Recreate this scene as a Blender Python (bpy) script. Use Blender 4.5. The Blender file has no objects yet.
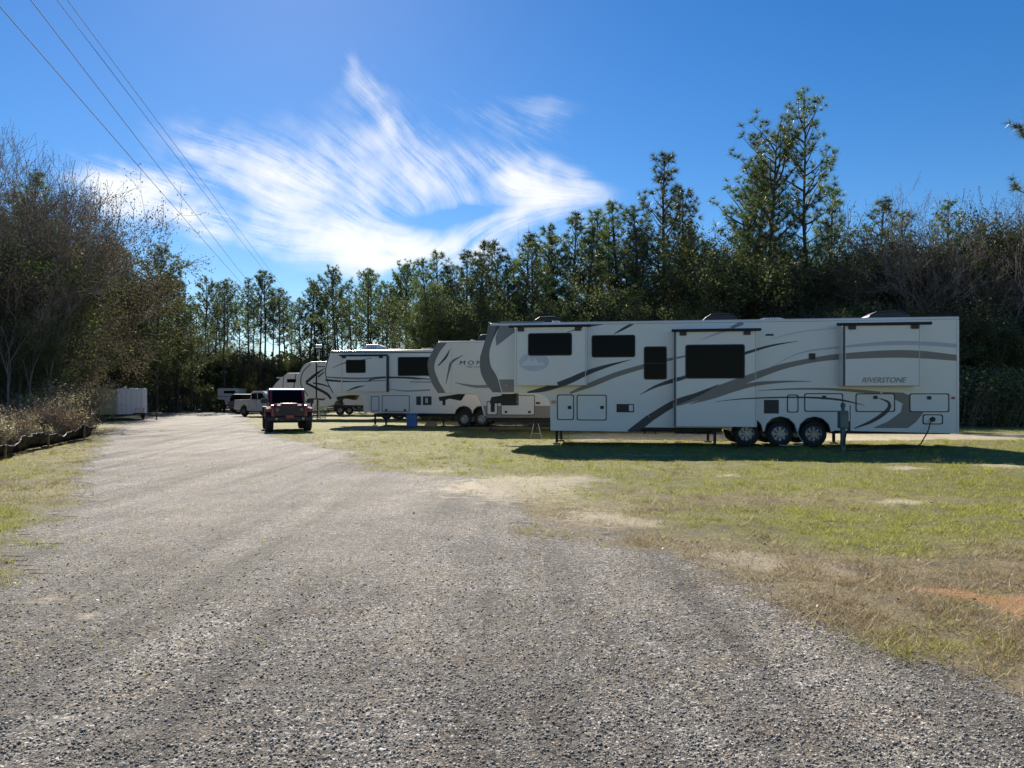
import bpy, math, random
import numpy as np
from math import radians as R, sin, cos, pi, sqrt

# ------------------------------------------------------------------ camera, sky, sun, exposure
S = bpy.context.scene
COL = S.collection
F, CX, HY, H = 740.0, 512.0, 397.0, 1.5
cam_d = bpy.data.cameras.new('camera'); cam = bpy.data.objects.new('camera', cam_d); COL.objects.link(cam)
cam_d.sensor_width = 36; cam_d.lens = 36 * F / 1024; cam_d.shift_y = (HY - 384) / 1024
cam_d.clip_start = 0.05; cam_d.clip_end = 400000
cam.location = (0, 0, H); cam.rotation_euler = (R(90), 0, 0); S.camera = cam

SUN_EL, SUN_AZ = R(33.9), R(-16.7)          # azimuth from +Y towards +X
w = bpy.data.worlds.new('World'); S.world = w; w.use_nodes = True
nt = w.node_tree
bg = nt.nodes['Background']
sky = nt.nodes.new('ShaderNodeTexSky'); sky.sky_type = 'NISHITA'; sky.sun_disc = False
sky.sun_elevation = SUN_EL; sky.sun_rotation = SUN_AZ
sky.air_density = 1.0; sky.dust_density = 0.08; sky.ozone_density = 3.6; sky.altitude = 50
hs = nt.nodes.new('ShaderNodeHueSaturation'); hs.inputs['Saturation'].default_value = 1.33; hs.inputs['Hue'].default_value = 0.506
nt.links.new(sky.outputs[0], hs.inputs['Color']); nt.links.new(hs.outputs[0], bg.inputs['Color'])
bg.inputs['Strength'].default_value = 0.063
sd = bpy.data.lights.new('sun', 'SUN'); sun = bpy.data.objects.new('sun', sd); COL.objects.link(sun)
sd.energy = 5.0; sd.angle = R(0.5); sd.color = (1.0, 0.93, 0.82)
sun.rotation_euler = (R(90) - SUN_EL, 0, pi - SUN_AZ)
sun.location = (-10, 30, 30)
vs = S.view_settings; S.display_settings.display_device = 'sRGB'
vs.view_transform = 'Standard'; vs.look = 'None'; vs.gamma = 1; vs.use_curve_mapping = False; vs.exposure = 0.88

rng = np.random.default_rng(7)
rd = random.Random(5)

# ------------------------------------------------------------------ helpers
def px(x, y, Y):                     # picture position + depth -> world point
    return ((x - CX) / F * Y, Y, H + (HY - y) / F * Y)
def gpt(x, y):                       # picture position on the ground
    Y = H * F / (y - HY); return ((x - CX) / F * Y, Y)

MATS = {}
def N(nt, t, **k):
    n = nt.nodes.new('ShaderNode' + t)
    for a, b in k.items(): setattr(n, a, b)
    return n
def setin(n, **k):
    for a, b in k.items(): n.inputs[a.replace('_', ' ')].default_value = b
def mat(name, col, rough=0.6, metal=0.0, var=0.12, vscale=3.0, bump=0.0, bscale=40, coat=0.0, spec=0.5):
    if name in MATS: return MATS[name]
    m = bpy.data.materials.new(name); m.use_nodes = True; t = m.node_tree
    b = t.nodes['Principled BSDF']
    setin(b, Roughness=rough, Metallic=metal); b.inputs['Coat Weight'].default_value = coat
    b.inputs['Specular IOR Level'].default_value = spec
    tc = N(t, 'TexCoord'); nz = N(t, 'TexNoise'); setin(nz, Scale=vscale, Detail=6.0, Roughness=0.6)
    t.links.new(tc.outputs['Object'], nz.inputs['Vector'])
    mx = N(t, 'MixRGB'); t.links.new(nz.outputs[0], mx.inputs[0])
    c = np.array(col)
    mx.inputs[1].default_value = (*np.clip(c * (1 - var), 0, 1), 1); mx.inputs[2].default_value = (*np.clip(c * (1 + var), 0, 1), 1)
    t.links.new(mx.outputs[0], b.inputs['Base Color'])
    if bump:
        n2 = N(t, 'TexNoise'); setin(n2, Scale=bscale, Detail=4.0); t.links.new(tc.outputs['Object'], n2.inputs['Vector'])
        bp = N(t, 'Bump'); setin(bp, Strength=bump, Distance=0.02)
        t.links.new(n2.outputs[0], bp.inputs['Height']); t.links.new(bp.outputs[0], b.inputs['Normal'])
    MATS[name] = m; return m
def leafmat(name, c1, c2, c3=None, transl=0.35, gloss=0.06, rough=0.45):
    """foliage: colour from the per-leaf random attribute and the object's own random"""
    m = bpy.data.materials.new(name); m.use_nodes = True; t = m.node_tree; t.nodes.clear()
    at = N(t, 'Attribute'); at.attribute_name = 'rnd'
    cr = N(t, 'ValToRGB'); e = cr.color_ramp.elements
    e[0].color = (*c1, 1); e[1].color = (*c2, 1)
    if c3 is not None:
        e[1].position = 0.8; x = cr.color_ramp.elements.new(0.93); x.color = (*c3, 1)
    t.links.new(at.outputs['Fac'], cr.inputs[0])
    oi = N(t, 'ObjectInfo'); hv = N(t, 'HueSaturation')
    mp = N(t, 'MapRange'); mp.inputs[3].default_value = 0.6; mp.inputs[4].default_value = 1.6
    t.links.new(oi.outputs['Random'], mp.inputs[0]); t.links.new(mp.outputs[0], hv.inputs['Value'])
    mh = N(t, 'MapRange'); mh.inputs[3].default_value = 0.48; mh.inputs[4].default_value = 0.515
    t.links.new(oi.outputs['Random'], mh.inputs[0]); t.links.new(mh.outputs[0], hv.inputs['Hue'])
    t.links.new(cr.outputs[0], hv.inputs['Color'])
    d = N(t, 'BsdfDiffuse'); tr = N(t, 'BsdfTranslucent'); g = N(t, 'BsdfGlossy'); g.inputs['Roughness'].default_value = rough
    g.inputs['Color'].default_value = (0.8, 0.8, 0.8, 1)
    m1 = N(t, 'MixShader'); m1.inputs[0].default_value = transl; m2 = N(t, 'MixShader'); m2.inputs[0].default_value = gloss
    t.links.new(hv.outputs[0], d.inputs[0]); t.links.new(hv.outputs[0], tr.inputs[0])
    t.links.new(d.outputs[0], m1.inputs[1]); t.links.new(tr.outputs[0], m1.inputs[2])
    t.links.new(m1.outputs[0], m2.inputs[1]); t.links.new(g.outputs[0], m2.inputs[2])
    o = N(t, 'OutputMaterial'); t.links.new(m2.outputs[0], o.inputs[0])
    MATS[name] = m; return m

def tag(o, label=None, cat=None, group=None, kind=None):
    if label: o['label'] = label
    if cat: o['category'] = cat
    if group: o['group'] = group
    if kind: o['kind'] = kind
    return o
def empty(name, loc=(0, 0, 0), rz=0, parent=None):
    o = bpy.data.objects.new(name, None); COL.objects.link(o); o.location = loc; o.rotation_euler = (0, 0, rz)
    o.empty_display_size = 0.2; o.parent = parent; return o
def fast_mesh(name, V, Fc, mats, rnd=None, smooth=False, attrs=None):
    V = np.asarray(V, np.float32); Fc = np.asarray(Fc, np.int32); k = Fc.shape[1]
    me = bpy.data.meshes.new(name)
    me.vertices.add(len(V)); me.vertices.foreach_set('co', V.ravel())
    me.loops.add(Fc.size); me.loops.foreach_set('vertex_index', Fc.ravel())
    me.polygons.add(len(Fc)); me.polygons.foreach_set('loop_start', np.arange(0, Fc.size, k, dtype=np.int32))
    me.polygons.foreach_set('loop_total', np.full(len(Fc), k, np.int32))
    if smooth: me.polygons.foreach_set('use_smooth', np.ones(len(Fc), bool))
    me.update(calc_edges=True)
    if rnd is not None:
        a = me.attributes.new('rnd', 'FLOAT', 'POINT'); a.data.foreach_set('value', np.asarray(rnd, np.float32))
    if attrs:
        for n_, v_ in attrs.items():
            a = me.attributes.new(n_, 'FLOAT', 'POINT'); a.data.foreach_set('value', np.asarray(v_, np.float32))
    for m in (mats if isinstance(mats, (list, tuple)) else [mats]): me.materials.append(m)
    return me
def link(name, me, parent=None, loc=None):
    o = bpy.data.objects.new(name, me); COL.objects.link(o); o.parent = parent
    if loc: o.location = loc
    return o
def tree_copy(o, parent=None):
    c = o.copy(); COL.objects.link(c); c.parent = parent
    for ch in list(o.children): tree_copy(ch, c)
    return c

def rrect(x0, z0, x1, z1, r, n=4):
    if x0 > x1: x0, x1 = x1, x0
    if z0 > z1: z0, z1 = z1, z0
    r = min(r, (x1 - x0) / 2.01, (z1 - z0) / 2.01); P = []
    for cx, cz, a0 in ((x1 - r, z1 - r, 0), (x0 + r, z1 - r, 90), (x0 + r, z0 + r, 180), (x1 - r, z0 + r, 270)):
        for i in range(n + 1):
            a = R(a0 + 90 * i / n); P.append((cx + r * cos(a), cz + r * sin(a)))
    return P
def catmull(P, n=10):
    P = [np.array(p, float) for p in P]; Q = [2 * P[0] - P[1]] + P + [2 * P[-1] - P[-2]]; out = []
    for i in range(1, len(Q) - 2):
        for j in range(n):
            t = j / n; a, b, c, d = Q[i - 1], Q[i], Q[i + 1], Q[i + 2]
            out.append(0.5 * ((2 * b) + (-a + c) * t + (2 * a - 5 * b + 4 * c - d) * t * t + (-a + 3 * b - 3 * c + d) * t ** 3))
    out.append(P[-1]); return out

class MB:
    """collects polygons (several material slots) and links them as one mesh"""
    def __init__(s): s.v = []; s.f = []; s.m = []; s.mats = []
    def mi(s, m):
        if m not in s.mats: s.mats.append(m)
        return s.mats.index(m)
    def add(s, V, Fc, m):
        o = len(s.v); s.v += [tuple(map(float, p)) for p in V]; k = s.mi(m)
        for f in Fc: s.f.append([i + o for i in f]); s.m.append(k)
        return s
    def box(s, a, b, m):
        x0, y0, z0 = a; x1, y1, z1 = b
        V = [(x, y, z) for x in (x0, x1) for y in (y0, y1) for z in (z0, z1)]
        return s.add(V, [(0, 1, 3, 2), (4, 6, 7, 5), (0, 4, 5, 1), (2, 3, 7, 6), (0, 2, 6, 4), (1, 5, 7, 3)], m)
    def obox(s, c, sz, m, rz=0, rx=0, ry=0):
        from mathutils import Euler, Vector
        e = Euler((rx, ry, rz)).to_matrix(); V = []
        for x in (-.5, .5):
            for y in (-.5, .5):
                for z in (-.5, .5): V.append(Vector(c) + e @ Vector((x * sz[0], y * sz[1], z * sz[2])))
        return s.add(V, [(0, 1, 3, 2), (4, 6, 7, 5), (0, 4, 5, 1), (2, 3, 7, 6), (0, 2, 6, 4), (1, 5, 7, 3)], m)
    def prism(s, P, y0, y1, m, axis='y', cap=True):
        """P: outline in (x,z) (axis y), (y,z) (axis x) or (x,y) (axis z), extruded along the axis"""
        n = len(P)
        f = {'y': lambda p, t: (p[0], t, p[1]), 'x': lambda p, t: (t, p[0], p[1]), 'z': lambda p, t: (p[0], p[1], t)}[axis]
        V = [f(p, y0) for p in P] + [f(p, y1) for p in P]
        Fc = [(i, (i + 1) % n, n + (i + 1) % n, n + i) for i in range(n)]
        if cap: Fc += [tuple(range(n))[::-1], tuple(range(n, 2 * n))]
        return s.add(V, Fc, m)
    def ring(s, Po, Pi, y0, y1, m):
        n = len(Po); V = [(p[0], y0, p[1]) for p in Po] + [(p[0], y0, p[1]) for p in Pi] + [(p[0], y1, p[1]) for p in Po] + [(p[0], y1, p[1]) for p in Pi]
        Fc = []
        for i in range(n):
            j = (i + 1) % n
            Fc += [(i, j, n + j, n + i), (2 * n + i, 3 * n + i, 3 * n + j, 2 * n + j), (i, 2 * n + i, 2 * n + j, j), (n + i, n + j, 3 * n + j, 3 * n + i)]
        return s.add(V, Fc, m)
    def tube(s, P, r, m, n=8, cap=True):
        P = [np.array(p, float) for p in P]; rr = r if isinstance(r, (list, tuple)) else [r] * len(P)
        V = []; Fc = []
        for i, p in enumerate(P):
            d = P[min(i + 1, len(P) - 1)] - P[max(i - 1, 0)]; d /= (np.linalg.norm(d) + 1e-9)
            u = np.cross(d, (0, 0, 1) if abs(d[2]) < .9 else (1, 0, 0)); u /= np.linalg.norm(u); q = np.cross(d, u)
            for k in range(n):
                a = 2 * pi * k / n; V.append(p + rr[i] * (cos(a) * u + sin(a) * q))
        for i in range(len(P) - 1):
            for k in range(n):
                k2 = (k + 1) % n; Fc.append((i * n + k, i * n + k2, (i + 1) * n + k2, (i + 1) * n + k))
        if cap: Fc += [tuple(range(n))[::-1], tuple(range((len(P) - 1) * n, len(P) * n))]
        return s.add(V, Fc, m)
    def lathe(s, prof, c, m, axis='y', n=28):
        """prof: (radius, offset along axis)"""
        V = []; Fc = []; k = len(prof)
        for i in range(n):
            a = 2 * pi * i / n
            for r, t in prof:
                o = {'y': (r * cos(a), t, r * sin(a)), 'x': (t, r * cos(a), r * sin(a)), 'z': (r * cos(a), r * sin(a), t)}[axis]
                V.append((c[0] + o[0], c[1] + o[1], c[2] + o[2]))
        for i in range(n):
            j = (i + 1) % n
            for q in range(k - 1): Fc.append((i * k + q, j * k + q, j * k + q + 1, i * k + q + 1))
        return s.add(V, Fc, m)
    def build(s, name, parent=None, bevel=0, seg=2, smooth=False, loc=None, sub=0):
        me = bpy.data.meshes.new(name); me.from_pydata(s.v, [], s.f)
        for m in s.mats: me.materials.append(m)
        me.polygons.foreach_set('material_index', s.m)
        if smooth: me.polygons.foreach_set('use_smooth', np.ones(len(me.polygons), bool))
        import bmesh
        b = bmesh.new(); b.from_mesh(me); bmesh.ops.recalc_face_normals(b, faces=b.faces); b.to_mesh(me); b.free()
        me.update(); o = link(name, me, parent, loc)
        if bevel:
            md = o.modifiers.new('bevel', 'BEVEL'); md.width = bevel; md.segments = seg; md.limit_method = 'ANGLE'; md.angle_limit = R(40)
        return o

# value noise for numpy
def vnoise(x, y, sc, seed=0, octv=3):
    out = 0; amp = 1; tot = 0
    for o in range(octv):
        g = np.random.default_rng(seed * 31 + o).random((256, 256)); X = x * sc; Y = y * sc
        xi = np.floor(X).astype(int); yi = np.floor(Y).astype(int); fx = X - xi; fy = Y - yi
        fx = fx * fx * (3 - 2 * fx); fy = fy * fy * (3 - 2 * fy)
        a = g[xi % 256, yi % 256]; b = g[(xi + 1) % 256, yi % 256]; c = g[xi % 256, (yi + 1) % 256]; d = g[(xi + 1) % 256, (yi + 1) % 256]
        out = out + amp * ((a * (1 - fx) + b * fx) * (1 - fy) + (c * (1 - fx) + d * fx) * fy); tot += amp; amp *= .5; sc *= 2.03
    return out / tot
def sstep(a, b, x):
    t = np.clip((x - a) / (b - a), 0, 1); return t * t * (3 - 2 * t)

# ------------------------------------------------------------------ clouds: a thin cirrus sheet 7 km up
def make_clouds():
    x0, x1, y0, y1 = 40, 660, 30, 300
    X, Yp = np.meshgrid(np.arange(x0, x1 + 1, 1.0), np.arange(y0, y1 + 1, 1.0)); h_, w_ = X.shape
    # wind direction control points: position and direction of the streaks (degrees, clockwise down-right)
    ctl = [(130, 190, 12), (200, 150, 22), (260, 180, 25), (320, 170, 30), (300, 230, 14), (360, 80, 52), (400, 130, 48), (430, 170, 38), (350, 130, 40),
           (460, 190, 62), (440, 225, 110), (480, 235, 148), (540, 215, 160), (600, 185, 172), (520, 160, 215), (560, 165, 205), (500, 130, 30), (540, 100, 12),
           (380, 255, 178), (300, 250, 8), (240, 235, 10), (430, 265, 170), (470, 165, 60), (590, 210, 160), (350, 205, 40)]
    vx = 0; vy = 0
    for cx, cy, a in ctl:
        g = 1 / (30 ** 2 + (X - cx) ** 2 + (Yp - cy) ** 2) ** 1.7
        vx = vx + g * cos(R(2 * a)); vy = vy + g * sin(R(2 * a))
    ang = np.arctan2(vy, vx) / 2 + (vnoise(X, Yp, .02, 3) - .5) * .5
    dx, dy = np.cos(ang), np.sin(ang)
    def lic(base, K, step):
        acc = np.zeros_like(X); cnt = 0
        for sg in (1, -1):
            cxp = X - x0; cyp = Yp - y0; pdx, pdy = dx * sg, dy * sg
            for k in range(K):
                ix = np.clip(cxp, 0, w_ - 1.01); iy = np.clip(cyp, 0, h_ - 1.01); i0 = ix.astype(int); j0 = iy.astype(int); fx = ix - i0; fy = iy - j0
                sm = (base[j0, i0] * (1 - fx) + base[j0, i0 + 1] * fx) * (1 - fy) + (base[j0 + 1, i0] * (1 - fx) + base[j0 + 1, i0 + 1] * fx) * fy
                wgt = 1 - k / (K + 1); acc += sm * wgt; cnt += wgt
                ddx, ddy = dx[j0, i0], dy[j0, i0]; s_ = np.sign(ddx * pdx + ddy * pdy); s_[s_ == 0] = 1
                pdx, pdy = ddx * s_, ddy * s_; cxp = cxp + pdx * step; cyp = cyp + pdy * step
        v = acc / cnt; return (v - v.mean()) / v.std()
    st = .55 * lic(rng.random((h_, w_)) + .3 * vnoise(X, Yp, .5, 8, 1), 14, 1.1) * vnoise(X, Yp, .05, 31, 2) * 1.6 + .8 * lic(vnoise(X, Yp, .13, 9, 3), 22, 1.3) + .5 * lic(vnoise(X, Yp, .06, 12, 2), 12, 1.5)
    blobs = [(330, 185, 150, 55, 8, .16), (145, 196, 60, 20, 12, 1.5), (110, 182, 34, 14, 15, .6), (190, 212, 40, 12, 14, .5), (225, 160, 62, 24, 20, .6), (300, 185, 80, 38, 18, .62), (370, 170, 60, 50, 20, .42),
             (372, 95, 36, 14, 52, .55), (400, 140, 46, 22, 48, .45), (350, 60, 16, 8, 55, .3), (440, 180, 32, 26, 40, .5), (520, 187, 46, 26, 10, 1.0), (555, 190, 42, 22, 8, .5),
             (500, 165, 34, 16, 20, .35), (590, 190, 26, 14, 15, .35), (500, 222, 44, 15, -22, .6), (330, 235, 95, 14, 6, .55), (390, 250, 92, 16, -2, 1.6),
             (395, 265, 46, 9, -4, .9), (300, 215, 70, 18, 10, .45), (240, 238, 50, 9, 10, .3), (560, 105, 44, 10, 8, .13), (500, 120, 55, 22, 15, .2), (540, 125, 40, 16, -40, .12),
             (432, 216, 24, 7, -6, -.35), (460, 214, 20, 8, -12, -.5), (482, 207, 12, 6, -35, -.3), (215, 200, 26, 10, 25, -.35), (268, 262, 40, 8, 5, -.3), (240, 262, 60, 10, 12, .12)]
    wx = (vnoise(X, Yp, .03, 21) - .5) * 26; wy = (vnoise(X, Yp, .03, 22) - .5) * 22
    env = np.zeros_like(X)
    for cx, cy, rx, ry, a, am in blobs:
        ca, sa = cos(R(a)), sin(R(a)); u = (X + wx - cx) * ca + (Yp + wy - cy) * sa; v = -(X + wx - cx) * sa + (Yp + wy - cy) * ca
        env += am * np.exp(-((u / rx) ** 2 + (v / ry) ** 2))
    env = np.clip(env, 0, None); low = vnoise(X, Yp, .035, 5)
    fb = vnoise(X, Yp, .09, 6, 4)
    d = env * (0.74 + .5 * (low - .5) + .38 * (fb - .5)) + env * .26 * st * np.exp(-env * .45) - .045
    d = np.clip(d, 0, 1.3); d = 1 - np.exp(-1.3 * d ** 1.25)
    edge = np.minimum.reduce([X - x0, x1 - X, Yp - y0, (y1 - Yp) * 1.2]) / 30; d *= np.clip(edge, 0, 1)
    A = 7000.0; Y = A / ((HY - Yp) / F); V = np.stack([(X - CX) / F * Y, Y, np.full_like(Y, A + H)], -1).reshape(-1, 3)
    idx = np.arange(h_ * w_).reshape(h_, w_); Q = np.stack([idx[:-1, :-1], idx[:-1, 1:], idx[1:, 1:], idx[1:, :-1]], -1).reshape(-1, 4)
    keep = d.ravel()[Q].max(1) > .004; Q = Q[keep]; used = np.unique(Q); mp = np.zeros(h_ * w_, int); mp[used] = np.arange(len(used))
    m = bpy.data.materials.new('cirrus'); m.use_nodes = True; t = m.node_tree; t.nodes.clear()
    at = N(t, 'Attribute'); at.attribute_name = 'cover'
    em = N(t, 'Emission'); em.inputs[0].default_value = (1.0, .985, .95, 1); em.inputs[1].default_value = .62
    tr = N(t, 'BsdfTransparent'); mx = N(t, 'MixShader'); o = N(t, 'OutputMaterial')
    t.links.new(at.outputs['Fac'], mx.inputs[0]); t.links.new(tr.outputs[0], mx.inputs[1]); t.links.new(em.outputs[0], mx.inputs[2]); t.links.new(mx.outputs[0], o.inputs[0])
    m.cycles.emission_sampling = 'NONE'
    me = fast_mesh('clouds', V[used], mp[Q], m, attrs={'cover': d.ravel()[used]})
    tag(link('clouds', me), kind='structure')
make_clouds()

# ------------------------------------------------------------------ ground
def lines(lo, hi, step, far, grow=1.25):
    a = list(np.arange(lo, hi + 1e-6, step)); s = step; p = a[0]
    neg = []
    while p > -far: s *= grow; p -= s; neg.append(p)
    s = step; p = a[-1]; pos = []
    while p < far: s *= grow; p += s; pos.append(p)
    return np.array(neg[::-1] + a + pos)
xs = lines(-24, 24, .17, 3000); ys = lines(0, 36, .17, 3000)
GX, GY = np.meshgrid(xs, ys)

def pline(pts): return np.array([gpt(*p) for p in pts])
Lp = pline([(0, 640), (35, 600), (62, 560), (70, 520), (84, 480), (98, 450), (110, 432), (128, 421), (155, 413.5)])
Rp = pline([(1024, 706), (900, 655), (780, 603), (700, 566), (600, 538), (520, 512), (440, 484), (380, 464), (320, 446), (262, 431), (240, 421), (236, 413.5)])
def edge_x(P, Y, lo_slope, hi_slope):
    P = P[np.argsort(P[:, 1])]; e = np.interp(Y, P[:, 1], P[:, 0])
    e = np.where(Y < P[0, 1], P[0, 0] + (Y - P[0, 1]) * lo_slope, e); return np.where(Y > P[-1, 1], P[-1, 0] + (Y - P[-1, 1]) * hi_slope, e)
def masks(X, Y):
    n = vnoise(X + 500, Y + 500, .35, 1, 4) - .5; n2 = vnoise(X + 500, Y + 500, 1.3, 2, 3) - .5
    L = edge_x(Lp, Y, .25, -.35); Rr = edge_x(Rp, Y, -1.2, -.35)
    dl = X - L; dr = Rr - X; dr = np.where(Y < 14, dr, dr)
    d = np.minimum(dl + n * 1.6, dr + n * 3.0) + n2 * .9
    d = np.where(Y > 82, -5, d)
    gravel = np.where(dr < dl, sstep(-1.1, .7, d), sstep(-.55, .45, d))
    # gravel thinning out to the right along the track edge
    # loop road behind the trailers
    yc = 28.2 - .02 * X; loop = sstep(0, .8, 2.7 - np.abs(Y - yc) + n * 1.2) * sstep(1.0, 3.5, X + n * 2)
    sand = np.zeros_like(X)
    spots = [(505, 486, 70, 9, .9), (560, 480, 60, 5, .7), (700, 465, 30, 3, .3), (745, 562, 42, 10, .85), (832, 572, 30, 10, .5), (598, 517, 50, 8, .7), (650, 522, 25, 6, .6), (900, 501, 36, 3.5, .9),
             (440, 470, 60, 5, .6), (640, 455, 80, 2.2, .5), (905, 468, 30, 2.2, .8), (1005, 466, 30, 2.2, .8), (735, 476, 14, 1.5, .9), (360, 428, 30, 3, .7), (330, 440, 26, 4, .5),
             (105, 612, 26, 5, 1.1), (85, 590, 30, 3, .8), (20, 700, 40, 4, .8), (125, 740, 22, 5, 1.2), (95, 752, 20, 6, 1.1), (75, 712, 36, 3, .9), (190, 745, 20, 4, .6), (740, 540, 60, 14, .3), (560, 500, 90, 10, .35),
             (400, 500, 60, 10, .25), (420, 452, 60, 5, .45), (980, 540, 50, 10, .3), (880, 560, 70, 12, .3)]
    for sx, sy, rx, ry, a in spots:
        x, y = gpt(sx, sy); rX = rx * y / F; rY = ry * y * y / (F * H)
        sand = sand + a * 1.35 * np.exp(-(((X - x + n * .7) / rX) ** 2 + ((Y - y + n2 * .9) / rY) ** 2))
    orange = 0
    for sx, sy, rx, ry, a in [(1008, 600, 36, 10, 2.6), (950, 593, 50, 6, 1.5), (980, 575, 70, 16, .35), (925, 610, 60, 12, .25)]:
        x, y = gpt(sx, sy); rX = rx * y / F; rY = ry * y * y / (F * H)
        orange = orange + a * np.exp(-(((X - x + n * .8) / rX) ** 2 + ((Y - y + n2 * .8) / rY) ** 2))
    c = (L + Rr) / 2
    dust = gravel * (sstep(3, 26, Y) * .55 + .5 * np.exp(-((X - (c + .9 + .10 * (18 - Y))) / .9) ** 2) * sstep(2, 8, Y) * .8
                     + .45 * np.exp(-((X - (c - 1.2)) / .5) ** 2) + .4 * np.exp(-((X - Rr + 2.6 + n) / .55) ** 2)) + (n + n2 * .5) * 1.5 * gravel
    green = np.clip(.25 + .95 * sstep(6, 15, Y + n * 6 + (X > 0) * 0) + n * 1.3 - .35 * np.exp(-((X - Rr) / 1.6) ** 2), 0, 1)
    green = np.where(X < L, np.clip(.55 + n * 1.4, 0, 1), green)
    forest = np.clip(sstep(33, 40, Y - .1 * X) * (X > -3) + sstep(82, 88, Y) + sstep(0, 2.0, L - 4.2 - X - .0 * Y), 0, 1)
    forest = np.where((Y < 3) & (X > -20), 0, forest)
    return dict(gravel=np.clip(gravel, 0, 1), sand=np.clip(sand + loop * 1.1, 0, 1), orange=np.clip(orange, 0, 1), dust=np.clip(dust, 0, 1), green=green, forest=forest, loop=np.clip(loop, 0, 1))
MK = masks(GX, GY)
def hgt(X, Y, gr):
    near = sstep(120, 60, np.hypot(X, Y)); n = vnoise(X + 300, Y + 300, .9, 41, 4) - .5; n2 = vnoise(X + 300, Y + 300, .22, 42, 2) - .5
    n3 = vnoise(X + 300, Y + 300, 2.6, 43, 2) - .5
    return near * (n * (.06 * (1 - gr) + .022 * gr) + n2 * .05 + n3 * (.045 * (1 - gr) + .018 * gr)) - .01
GZ = hgt(GX, GY, MK['gravel'])

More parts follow.
